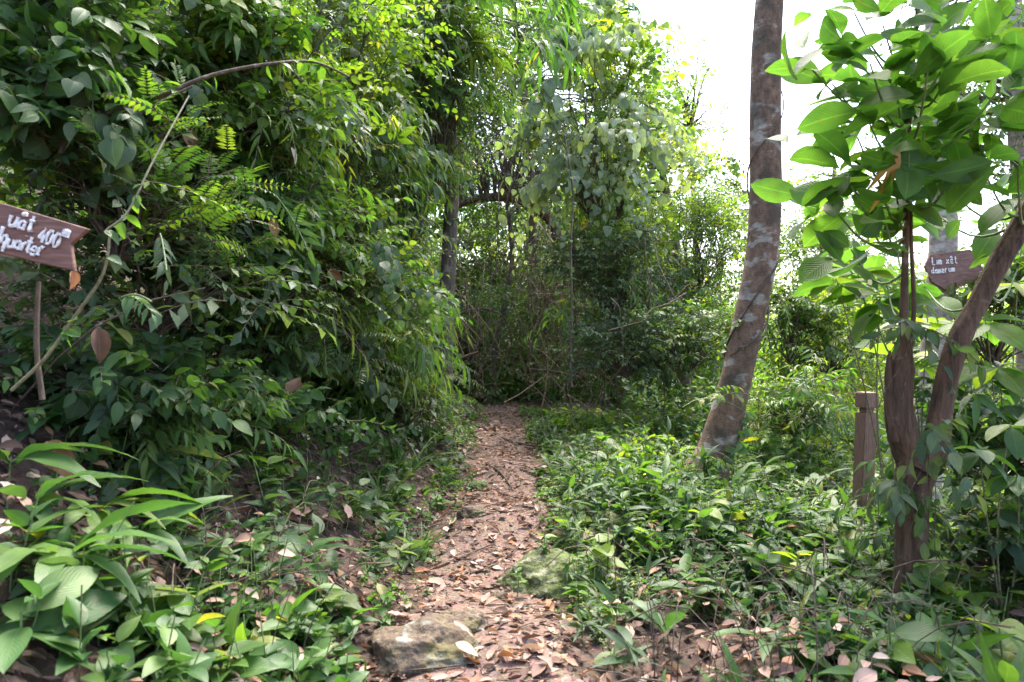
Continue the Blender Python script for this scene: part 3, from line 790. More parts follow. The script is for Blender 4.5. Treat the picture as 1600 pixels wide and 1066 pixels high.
# epiphytic creepers on the fork
for pxx, pyy, yy, lab in [(1455, 680, 3.3, "small dark leaved creeper dangling in the crotch of the forked tree"),
                          (1420, 510, 3.5, "dark leafy creeper tuft on the broken left limb of the forked tree"),
                          (1395, 750, 3.45, "thin looping vine with grey leaves hanging left of the forked trunk"),
                          (1425, 940, 3.35, "drooping grey leaved vine covering the foot of the forked tree")]:
    p = P(pxx, pyy, yy)
    e2 = empty("creeper_sprig", p, lab, "creeper")
    B = Builder(p); SB = Builder(p)
    n = 7
    d = nrm(np.stack([rng.normal(0, 0.7, n), -0.3 + 0.3 * rng.standard_normal(n), rng.normal(-0.1, 0.5, n)], -1))
    Ln = rng.uniform(0.15, 0.32, n)
    ps, D, Nn, t = spray(np.repeat(p[None], n, 0), d, Ln, 6, 0.9, 0.7, 0.5)
    B.leaves(T_OVATE, ps.reshape(-1, 3), D.reshape(-1, 3), Nn.reshape(-1, 3), rng.uniform(0.06, 0.13, 6 * n), rng.uniform(0.7, 1, 6 * n), None)
    SB.tubes(twig_curves(np.repeat(p[None], n, 0), d, Ln, 0.7), np.full((n, 4), 0.002), 4)
    for q in range(3):
        x0 = p + np.array([rng.normal(0, 0.06), 0, 0]); x1 = x0 - UP * rng.uniform(0.3, 0.7) + np.array([rng.normal(0, 0.08), 0, 0])
        tt = np.linspace(0, 1, 10)[:, None]
        SB.tubes((x0 * (1 - tt) + x1 * tt + np.array([0.03, 0, 0]) * np.sin(tt * 5))[None], np.full((1, 10), 0.0022), 5)
    B.build("foliage", M_GREY, e2); SB.build("stem", M_TWIG, e2)

# ------------------------------------------------------------------ pale tree with its wooden label
Y2 = 6.6
tree("pale_barked_tree", "pale grey barked tree carrying the small brown name board", "tree",
     [P(1440, 800, Y2), P(1452, 690, Y2), P(1460, 560, Y2), P(1473, 400, Y2), P(1473, 300, Y2), P(1468, 150, Y2), P(1464, 0, Y2), P(1458, -250, Y2), P(1450, -450, Y2)],
     [0.16, 0.13, 0.125, 0.125, 0.12, 0.11, 0.1, 0.08, 0.05], P(1480, -560, Y2 + 0.5), (1.5, 1.4, 0.9), 'small', 18, 12, 1.4, M_BARK3, S=60, sides=24, lump=0.03)

def ribbon(B, pts, w, org, U_, V_, Nv, S=12, mat=0):
    c = smooth_curve([org + U_ * p[0] + V_ * p[1] + Nv * 0.004 for p in pts], S)
    B.tubes(c[None], np.full((1, S), w) * (1 + 0.25 * rng.standard_normal((1, S))).clip(0.6, 1.4), 8, mat)
GL = {  # hand lettering, x 0..1, y 0 (base) .. 1 (x-height), ascender 1.7
 'u': [[(0, 1), (0, .3), (.3, 0), (.7, .2), (.8, 1)], [(.8, 1), (.82, 0)]],
 'a': [[(.8, .9), (.4, 1), (.05, .5), (.3, 0), (.75, .3)], [(.8, 1), (.82, 0)]],
 't': [[(.4, 1.6), (.38, .3), (.6, 0), (.8, .1)], [(.1, 1.05), (.75, 1.05)]],
 'd': [[(.7, .8), (.35, 1), (.05, .5), (.3, 0), (.7, .3)], [(.75, 1.8), (.75, 0)]],
 'q': [[(.75, .9), (.35, 1), (.05, .5), (.3, .05), (.7, .3)], [(.77, 1), (.75, -.8)]],
 'r': [[(.15, 1), (.15, 0)], [(.15, .6), (.4, 1), (.75, .95)]],
 'e': [[(.1, .5), (.75, .55), (.6, 1), (.2, .9), (.05, .4), (.35, 0), (.8, .15)]],
 'x': [[(.05, 1), (.8, 0)], [(.8, 1), (.05, 0)]],
 'i': [[(.35, 1), (.35, 0)], [(.35, 1.5), (.36, 1.55)]],
 'm': [[(.05, 1), (.05, 0)], [(.05, .7), (.3, 1), (.45, .6), (.45, 0)], [(.45, .7), (.7, 1), (.9, .6), (.9, 0)]],
 'L': [[(.1, 1.7), (.1, 0), (.8, .05)]],
 '4': [[(.6, 1.7), (.05, .55), (.9, .6)], [(.62, 1.1), (.6, 0)]],
 '0': [[(.45, 1.7), (.1, 1.3), (.08, .5), (.4, 0), (.75, .4), (.78, 1.3), (.45, 1.7)]],
 '^': [[(.1, 1.3), (.4, 1.65), (.7, 1.3)]],
 '/': [[(.5, 1.75), (.85, 2.05)]],
 '.': [[(.35, -.35), (.36, -.3)]],
}
def write(B, items, w, org, U_, V_, Nv):
    for ch, x, y, s in items:
        for st in GL[ch]:
            ribbon(B, [(x + q[0] * s * 0.78, y + q[1] * s) for q in st], w, org, U_, V_, Nv)

def board(name, label, cat, outline, thick, Nv, strokes, pw, org, U_, V_, nails=()):
    """a flat board cut to an outline given in the (U, V) plane"""
    e = empty(name, org, label, cat)
    bm = bmesh.new()
    fv = [bm.verts.new(org + U_ * u + V_ * v) for u, v in outline]
    f = bm.faces.new(fv)
    r = bmesh.ops.extrude_face_region(bm, geom=[f])
    bmesh.ops.translate(bm, verts=[g for g in r['geom'] if isinstance(g, bmesh.types.BMVert)], vec=Vector(-Nv * thick))
    bmesh.ops.recalc_face_normals(bm, faces=bm.faces)
    bmesh.ops.bevel(bm, geom=[ed for ed in bm.edges], offset=0.0025, segments=1, affect='EDGES')
    bmesh.ops.translate(bm, verts=bm.verts, vec=Vector(-np.asarray(org)))
    me = bpy.data.meshes.new("panel"); bm.to_mesh(me); bm.free(); me.materials.append(M_BOARD)
    link(bpy.data.objects.new("panel", me), e)
    B = Builder(org)
    write(B, strokes, pw, org, U_, V_, Nv)
    B.build("lettering", M_PAINT, e)
    for u, v in nails:
        NB = Builder(org); c = org + U_ * u + V_ * v
        NB.tubes(np.array([[c - Nv * 0.004, c + Nv * 0.004, c + Nv * 0.0045]]), np.array([[0.005, 0.005, 0.0005]]), 10)
        NB.build("nail", M_BARK2, e)
    return e
# near board, pointed to the right, sloping down
Y3 = 2.3
q = Y3 / FPX
U_ = nrm(np.array([1.0, 0.10, -0.30])); Nv = nrm(np.array([0.02, -1.0, 0.10])); V_ = -np.cross(U_, Nv); V_ = V_ if V_[2] > 0 else -V_
org = P(0, 358, Y3)
out = [(-0.42, 0.087), (0.262, 0.087), (0.226, 0.018), (0.268, -0.066), (0.12, -0.074), (-0.42, -0.094)]
st = [('u', 0.022, 0.020, 0.036), ('a', 0.052, 0.018, 0.030), ('^', 0.052, 0.026, 0.030), ('t', 0.080, 0.022, 0.033), ('.', 0.082, 0.012, 0.030),
      ('d', -0.010, -0.050, 0.034), ('q', 0.016, -0.046, 0.030), ('u', 0.041, -0.050, 0.028), ('a', 0.062, -0.050, 0.028), ('r', 0.084, -0.050, 0.028), ('t', 0.097, -0.050, 0.034), ('e', 0.116, -0.054, 0.030), ('r', 0.138, -0.050, 0.030),
      ('4', 0.128, -0.004, 0.029), ('0', 0.150, -0.004, 0.029), ('0', 0.174, -0.008, 0.030), ('m', 0.196, 0.036, 0.025)]
board("direction_sign", "brown wooden direction board with white hand lettering at the left edge", "sign", out, 0.02, Nv, st, 0.0052, org, U_, V_, ((-0.16, 0.06), (-0.16, -0.05)))
pb = P(-75, 360, Y3 + 0.05)
B = Builder(pb)
zb = float(H(pb[0], pb[1])) - 0.15
tt = np.linspace(0, 1, 24)[:, None]
B.tubes((np.array([pb[0], pb[1], zb]) * (1 - tt) + np.array([pb[0], pb[1], pb[2] + 0.1]) * tt)[None], np.full((1, 24), 0.035), 12)
tag(B.build("sign_post", M_POST), "round wooden post behind the brown direction board", "post")
# far name board on the pale tree
Y4 = 6.40
q4 = Y4 / FPX
U_ = nrm(np.array([1.0, 0.05, 0.05])); Nv = nrm(np.array([-0.1, -1.0, 0.05])); V_ = -np.cross(U_, Nv); V_ = V_ if V_[2] > 0 else -V_
org = P(1447, 425, Y4)
mm = lambda x, y: ((x - 1447) * q4, (425 - y) * q4)
out = [mm(1446, 416), mm(1456, 398), mm(1522, 392), mm(1531, 408), mm(1541, 424), mm(1524, 444), mm(1478, 456), mm(1455, 441)]
st = [('L', 0.065, 0.065, 0.042), ('i', 0.10, 0.065, 0.042), ('m', 0.125, 0.065, 0.042), ('x', 0.20, 0.067, 0.042), ('e', 0.24, 0.067, 0.042), ('^', 0.24, 0.067, 0.042), ('t', 0.28, 0.067, 0.042),
      ('d', 0.05, -0.02, 0.035), ('a', 0.085, -0.02, 0.035), ('m', 0.115, -0.02, 0.035), ('e', 0.15, -0.016, 0.035), ('r', 0.18, -0.015, 0.035), ('u', 0.22, -0.01, 0.035), ('m', 0.25, -0.01, 0.035)]
board("name_board", "small brown wooden board with faded white lettering on the pale tree", "sign", out, 0.03, Nv, st, 0.0055, org, U_, V_, ((0.17, 0.155), (0.20, -0.10)))

# ------------------------------------------------------------------ brown post with a notch
p = P(1346, 745, 5.6); p[2] = float(H(p[0], p[1])) - 0.05
top = P(1355, 613, 5.6)
e = empty("wooden_post", p, "square brown wooden post with a notched head left of the forked tree", "post")
def box_prism(bm, c0, c1, w, rot):
    vs = []
    for c in (c0, c1):
        for k in range(4):
            a = rot + math.pi / 4 + k * math.pi / 2
            vs.append(bm.verts.new((c[0] + w * math.cos(a), c[1] + w * math.sin(a), c[2])))
    for k in range(4): bm.faces.new((vs[k], vs[(k + 1) % 4], vs[4 + (k + 1) % 4], vs[4 + k]))
    bm.faces.new(vs[3::-1]); bm.faces.new(vs[4:])
ax = top - p
for nm, f0, f1, w in (("shaft", 0.0, 0.86, 0.084), ("neck", 0.857, 0.896, 0.058), ("head", 0.893, 1.0, 0.090)):
    bm = bmesh.new(); box_prism(bm, ax * f0, ax * f1, w, 0.2)
    bmesh.ops.recalc_face_normals(bm, faces=bm.faces)
    bmesh.ops.bevel(bm, geom=bm.edges[:], offset=0.007, segments=2, affect='EDGES')
    me = bpy.data.meshes.new(nm); bm.to_mesh(me); bm.free(); me.materials.append(M_POST)
    link(bpy.data.objects.new(nm, me), e)

# ------------------------------------------------------------------ rocks
def rock(name, label, px, py, Yd, rx, ry, rz, mat, seed, sink=0.35, rot=0.0):
    c = P(px, py, Yd); z = float(H(c[0], c[1]))
    bm = bmesh.new(); bmesh.ops.create_icosphere(bm, subdivisions=6, radius=1)
    for v in bm.verts:
        d = v.co.copy()
        n = mnoise.noise(d * 1.1 + Vector((seed, 0, 0))) * 0.32 + mnoise.noise(d * 2.6 + Vector((0, seed, 0))) * 0.12 + mnoise.noise(d * 7 + Vector((0, 0, seed))) * 0.05 + mnoise.noise(d * 19 + Vector((seed, 0, seed))) * 0.022
        d *= 1 + n
        v.co = Vector((d.x * rx * math.cos(rot) - d.y * ry * math.sin(rot), d.x * rx * math.sin(rot) + d.y * ry * math.cos(rot), max(d.z, -0.7) * rz))
    for f in bm.faces: f.smooth = True
    me = bpy.data.meshes.new(name); bm.to_mesh(me); bm.free(); me.materials.append(mat)
    o = link(bpy.data.objects.new(name, me)); o.location = (c[0], c[1], z + rz * (1 - 2 * sink) * 0.5)
    tag(o, label, "rock"); return o
g = ground_pt(665, 1035)
rock("rock", "largest brown rock half buried in the path at the front", 668, 1015, g[1] + 0.07, 0.245, 0.19, 0.15, M_ROCK, 3.1, 0.5, 0.05)
rock("rock", "flat moss covered boulder under the leafy plants right of the path", 852, 880, 4.15, 0.29, 0.25, 0.19, M_MOSS, 8.3, 0.55, 0.3)
for (x, y, r, lab, mt, sd_) in [(778, 935, 0.075, "small grey green stone showing through leaves behind the front rock", M_ROCK, 1.0),
                      (748, 760, 0.15, "yellow mossed stone at the left edge of the path further back", M_MOSS, 2.2),
                      (852, 752, 0.12, "dark rounded stone at the right edge of the path", M_ROCK, 5.5),
                      (742, 803, 0.13, "flat grey stone level with the middle of the path", M_ROCK, 6.4),
                      (950, 838, 0.22, "mossy stone among green herbs right of the path", M_MOSS, 7.7),
                      (725, 985, 0.13, "low dark stone touching the right side of the front rock", M_ROCK, 9.1)]:
    g = ground_pt(x, y + 8)
    rock("rock", lab, x, y, g[1] + r * 0.5, r, r * 0.8, r * 0.62, mt, sd_, 0.38, sd_)

# ------------------------------------------------------------------ single leaves that catch the eye
def one_leaf(label, pos, D, N_, L_, tpl, mat, r, name="fallen_leaf", cat="leaf", W=1.0):
    B = Builder(pos); B.leaves(tpl, np.asarray(pos)[None], np.asarray(D, float)[None], np.asarray(N_, float)[None], [L_], [W], [r])
    tag(B.build(name, mat), label, cat)
g = ground_pt(62, 1018)
one_leaf("bright yellow orange fallen leaf lying at the bottom left", g + UP * 0.07, (1, -0.2, -0.05), (0, -0.5, 1), 0.135, T_OVATE, M_YELLOW, 0.3, W=0.8)
g = ground_pt(712, 1030)
one_leaf("cream coloured fallen leaf at the right end of the front rock", P(712, 1005, g[1] - 0.05), (1, -0.35, -0.25), (0.2, -0.6, 1), 0.115, T_OVATE, M_CREAM, 0.3, W=0.75)
one_leaf("curled pinkish brown fallen leaf resting on top of the front rock", P(708, 970, g[1] + 0.05), (0.7, -0.5, -0.5), (0.4, -0.4, 1), 0.12, T_DEAD[0], M_DEAD, 0.62, W=0.7)
one_leaf("orange brown dead leaf caught hanging above the left plants", P(152, 512, 3.0), (0.2, -0.1, -1), (0.8, -1, 0), 0.17, T_CRUMPLE, M_DEAD, 0.32, "hanging_dead_leaf", W=0.9)
one_leaf("small tan dead leaf hanging below the direction board", P(113, 422, 2.42), (0.05, 0, -1), (0.9, -0.8, 0), 0.075, T_CRUMPLE, M_DEAD, 0.72, "hanging_dead_leaf")
g = ground_pt(905, 628)
one_leaf("reddish fallen leaf standing at the far end of the path", g + UP * 0.12, (0.6, 0, 0.5), (0, -1, 0.4), 0.34, T_DEAD[1], M_DEAD, 0.76)
one_leaf("orange dead leaf caught on a twig above the path bank", P(425, 340, 4.2), (0.2, 0, -1), (0.3, -1, 0.2), 0.13, T_DEAD[0], M_DEAD, 0.77, "hanging_dead_leaf")
g = ground_pt(1072, 905)
one_leaf("broad curled brown dead leaf among herbs right of the path", g + UP * 0.10, (0.5, -0.4, -0.5), (-0.3, -0.8, 0.6), 0.2, T_DEAD[2], M_DEAD, 0.7)

sb = P(160, 500, 3.02)
SBq = Builder(sb)
SBq.tubes(np.array([[P(20, 640, 3.3), P(90, 560, 3.1), P(150, 510, 3.02), P(230, 470, 3.1), P(320, 450, 3.4)]]), np.array([[0.006, 0.005, 0.005, 0.004, 0.003]]), 6)
tag(SBq.build("thin_branch", M_TWIG), "thin dark branch in the hollow holding the crumpled orange brown leaf", "branch")
for lab, x, y, Yd, L_, r, tp in [("crumpled brown dead leaf lodged in the dark hollow under the thicket", 75, 690, 2.9, 0.2, 0.74, 2), ("rust brown dead leaf stuck in shrubs below the arching branch", 300, 205, 4.0, 0.13, 0.78, 0),
                              ("pink brown dead leaf snagged on the brown bank", 305, 640, 3.7, 0.15, 0.6, 1), ("folded tan dead leaf hanging in the shade of the left slope", 470, 590, 4.6, 0.18, 0.72, 3),
                              ("orange dead leaf snagged among the fronds of the left slope", 515, 420, 5.2, 0.14, 0.77, 0), ("dry pale leaf tangled under the sunlit left shrub", 455, 230, 4.3, 0.12, 0.9, 1)]:
    one_leaf(lab, P(x, y, Yd), (rng.normal(0, .4), -0.2, -1), (rng.normal(0, .4), -1, 0.3), L_, T_CRUMPLE if tp != 1 else T_DEAD[3], M_DEAD, r, "hanging_dead_leaf")

# fallen sticks
for lab, pl, r in [("long thin stick lying across the far part of the path", [(757, 672), (790, 690), (840, 703)], 0.016),
                   ("bent dark stick lying along the middle of the path", [(730, 718), (775, 738), (800, 768)], 0.014),
                   ("short twig on the path beside the mossy boulder", [(715, 882), (770, 858)], 0.008),
                   ("brown branch lying on the left bank beside grass", [(395, 640), (440, 685), (500, 725)], 0.016),
                   ("thin stick pointing out of the litter right of the front rock", [(735, 905), (790, 880), (850, 815)], 0.007)]:
    q3 = [ground_pt(x, y) + UP * 0.035 for x, y in pl]
    B = Builder(q3[0]); trunk_into(B, q3, [r, r * 0.8, r * 0.5], 16, 7, 0.1)
    tag(B.build("fallen_stick", M_TWIG), lab, "stick")
q3 = [P(828, 577, 12.5), P(870, 582, 12.4), P(905, 590, 12.3)]
B = Builder(q3[0]); trunk_into(B, q3, [0.018, 0.028, 0.03], 14, 8, 0.12); trunk_into(B, [P(868, 582, 12.4), P(872, 558, 12.4), P(884, 545, 12.4)], [0.018, 0.012, 0.006], 8, 6, 0.1)
tag(B.build("dead_branch", M_BARK4), "light brown dead branch standing out at the far right of the path", "branch")
q3 = [P(690, 572, 12.5), P(715, 562, 12.6), P(748, 550, 12.7)]
B = Builder(q3[0]); trunk_into(B, q3, [0.05, 0.04, 0.02], 12, 8, 0.1)
tag(B.build("dead_branch", M_BARK2), "dark fallen branch sloping up from the foot of the far trunk", "branch")
# ------------------------------------------------------------------ far forest (one mass)
B = Builder(); TBf = Builder()
k = 0
far_c = []
for a in range(170):
    x = rng.uniform(-26, 26); y = rng.uniform(22, 46)
    hgt = rng.uniform(3, 9)
    pxs = x / y * FPX + 800
    if 1040 < pxs < 1330: hgt = rng.uniform(2.0, 4.6) * y / 30
    if pxs > 1330: hgt = rng.uniform(2.5, 7)
    if pxs < 1000: hgt *= 1.35
    far_c.append((x, y, float(H(x, y)) + hgt, hgt))
for x, y, z, hgt in far_c:
    n = int(5 + hgt * 1.6)
    cl = blob(n, (x, y, z - hgt * 0.42), (2.0, 2.0, hgt * 0.62), 0.6)
    foliage(B, cl, 'smallbr' if rng.random() < 0.75 else 'small', 13, 1.9, 0.05, 2.3, far=True)
    TBf.tubes(np.array([[(x, y, z - hgt - 0.5), (x + rng.normal(0, .3), y, z - hgt * 0.5), (x + rng.normal(0, .5), y, z)]]), np.array([[0.14, 0.1, 0.04]]), 7)
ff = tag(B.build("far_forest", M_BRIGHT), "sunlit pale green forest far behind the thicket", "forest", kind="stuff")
TBf.build("trunks", M_BARK4, ff)

# dense backing growth on the slope behind the left thicket
B = Builder()
for a in range(110):
    y = rng.uniform(5, 20); x = -rng.uniform(0.42, 0.95) * y - 1.5
    z = float(H(x, y)) + rng.uniform(0.2, 5.5)
    foliage(B, blob(5, (x, y, z), (0.8, 0.8, 0.8)), 'ovdark' if rng.random() < .6 else 'lancedk', 12, 1.3, -0.1, 1.25)
tag(B.build("slope_thicket", M_DARK), "dense dark thicket closing the slope behind the left shrubs", "thicket", kind="stuff")

# tangle that closes the view beyond the end of the path
BD = Builder(); BO = Builder(); TB2 = Builder()
for a in range(470):
    y = rng.uniform(16.5, 27); px = rng.uniform(420, 1120)
    if a < 110: y = rng.uniform(15.5, 19); 
    x = (px - 800) / FPX * y
    z0 = float(H(x, y)); zmax = 1.4 + 0.56 * y if px < 960 else 11.0 - (px - 960) / 160 * 8.0
    z = z0 + (rng.uniform(0.1, zmax) if a >= 110 else rng.uniform(0.1, 2.4))
    if 740 < px < 870 and 0.22 * y < z < 0.50 * y and rng.random() < 0.3: continue
    ppy = 533 - (z - 1.45) / y * FPX
    if 690 < px < 870 and 310 < ppy < 460 and y < 21 and rng.random() < 0.5: continue
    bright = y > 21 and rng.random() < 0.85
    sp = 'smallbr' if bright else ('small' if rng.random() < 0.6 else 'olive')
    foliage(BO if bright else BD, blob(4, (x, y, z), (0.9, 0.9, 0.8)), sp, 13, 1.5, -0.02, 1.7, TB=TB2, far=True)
tk = tag(BD.build("path_end_thicket", M_MID), "dense green thicket closing the view beyond the end of the path", "thicket", kind="stuff")
TB2.build("twigs", M_TWIG, tk)
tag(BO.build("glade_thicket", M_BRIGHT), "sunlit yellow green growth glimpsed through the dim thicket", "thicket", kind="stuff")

# ------------------------------------------------------------------ mid distance trees
tree("forest_tree", "upright brown trunk left of the path's far end with leafy creepers", "tree",
     [P(690, 590, 8.7) - UP * 0.4, P(694, 560, 8.7), P(698, 470, 8.7), P(703, 370, 8.7), P(706, 280, 8.7), P(700, 150, 8.7), P(690, 0, 8.7), P(680, -200, 8.7)],
     [0.14, 0.115, 0.10, 0.095, 0.09, 0.085, 0.065, 0.04], P(690, 110, 8.7), (1.0, 0.9, 1.35), 'small', 56, 13, 1.2, M_BARK4)
tree("forest_tree", "grey leaning tree rising out of the left thicket", "tree",
     [P(560, 560, 10.5), P(580, 400, 10.5), P(592, 300, 10.5), P(625, 170, 10.5), P(650, 60, 10.5), P(700, -150, 10.6), P(730, -350, 10.8)],
     [0.15, 0.13, 0.12, 0.11, 0.1, 0.08, 0.05], P(640, -70, 10.6), (2.0, 1.6, 1.7), 'lancedk', 34, 14, 1.3, M_BARK3)
tree("forest_tree", "arched dark tree bending over the far end of the path", "tree",
     [P(905, 590, 14.5), P(890, 470, 14.5), P(872, 370, 14.5), P(840, 325, 14.5), P(790, 308, 14.4), P(730, 315, 14.2), P(690, 340, 14.1)],
     [0.16, 0.13, 0.12, 0.11, 0.1, 0.07, 0.04], P(800, 240, 14.6), (2.0, 1.3, 1.3), 'olive', 64, 13, 1.3, M_BARK2)
tree("forest_tree", "slender bare stem leaning right above the end of the path", "tree",
     [P(768, 600, 15.5), P(776, 540, 15.5), P(790, 470, 15.5), P(800, 400, 15.5), P(790, 300, 15.6), P(770, 180, 15.6)],
     [0.08, 0.07, 0.06, 0.055, 0.045, 0.02], P(765, 170, 15.8), (1.7, 1.4, 1.7), 'olive', 36, 12, 1.3, M_BARK4)
tree("forest_tree", "thin tree with drooping small dark leaves against the sky gaps", "tree",
     [P(840, 600, 16.5), P(835, 450, 16.5), P(830, 300, 16.5), P(820, 150, 16.5), P(800, 0, 16.5), P(790, -120, 16.5)],
     [0.12, 0.1, 0.09, 0.08, 0.06, 0.03], P(830, 95, 16.5), (2.8, 1.6, 2.9), 'small', 80, 12, 1.5, M_BARK4)
tree("forest_tree", "dark crowned tree at the upper right behind the large leaves", "tree",
     [P(1610, 720, 7.6), P(1608, 500, 7.6), P(1600, 300, 7.6), P(1585, 100, 7.6), P(1580, -150, 7.6)],
     [0.13, 0.12, 0.11, 0.1, 0.06], P(1590, 60, 7.6), (1.5, 1.5, 1.9), 'small', 64, 14, 1.25, M_BARK3)
tree("forest_tree", "pale leaved tree beyond the gap right of the leaning trunk", "tree",
     [P(1300, 640, 17), P(1302, 500, 17), P(1300, 380, 17), P(1305, 250, 17)],
     [0.13, 0.1, 0.08, 0.04], P(1310, 330, 17), (1.5, 1.3, 1.7), 'smallbr', 30, 12, 1.3, M_BARK3)
tree("forest_tree", "bright yellow green tree between the viny tower and the sky", "tree",
     [P(1070, 640, 15), P(1068, 480, 15), P(1050, 350, 15), P(1030, 240, 15), P(1012, 130, 15)],
     [0.14, 0.12, 0.1, 0.07, 0.04], P(1015, 290, 15), (1.1, 1.4, 3.0), 'ovbright', 56, 13, 1.4, M_BARK4, scale=1.25)
tree("forest_tree", "tall tree with light leaves arching over the top of the path", "tree",
     [P(960, 640, 17.5), P(955, 400, 17.5), P(940, 200, 17.5), P(900, 60, 17.5)],
     [0.16, 0.14, 0.11, 0.06], P(885, 60, 17.5), (2.5, 1.8, 2.6), 'smallbr', 60, 13, 1.6, M_BARK4)
tree("forest_tree", "hazy fine leaved tree far off at the left side of the white sky gap", "tree",
     [P(1095, 640, 20), P(1092, 480, 20), P(1085, 330, 20), P(1078, 200, 20)],
     [0.14, 0.11, 0.08, 0.03], P(1080, 180, 20), (1.25, 1.3, 2.7), 'smallbr', 46, 10, 1.4, M_BARK3, hue=0.2)
tree("bamboo_clump", "bamboo like stems drooping long narrow leaves over the path from above", "bamboo",
     [P(560, 600, 8.2), P(585, 380, 8.2), P(610, 180, 8.1), P(660, 20, 8.0), P(740, -60, 7.9)],
     [0.05, 0.045, 0.04, 0.03, 0.015], P(690, 30, 8.0), (1.5, 0.9, 0.8), 'bamboopl', 26, 8, 1.1, M_STEM, sides=10)

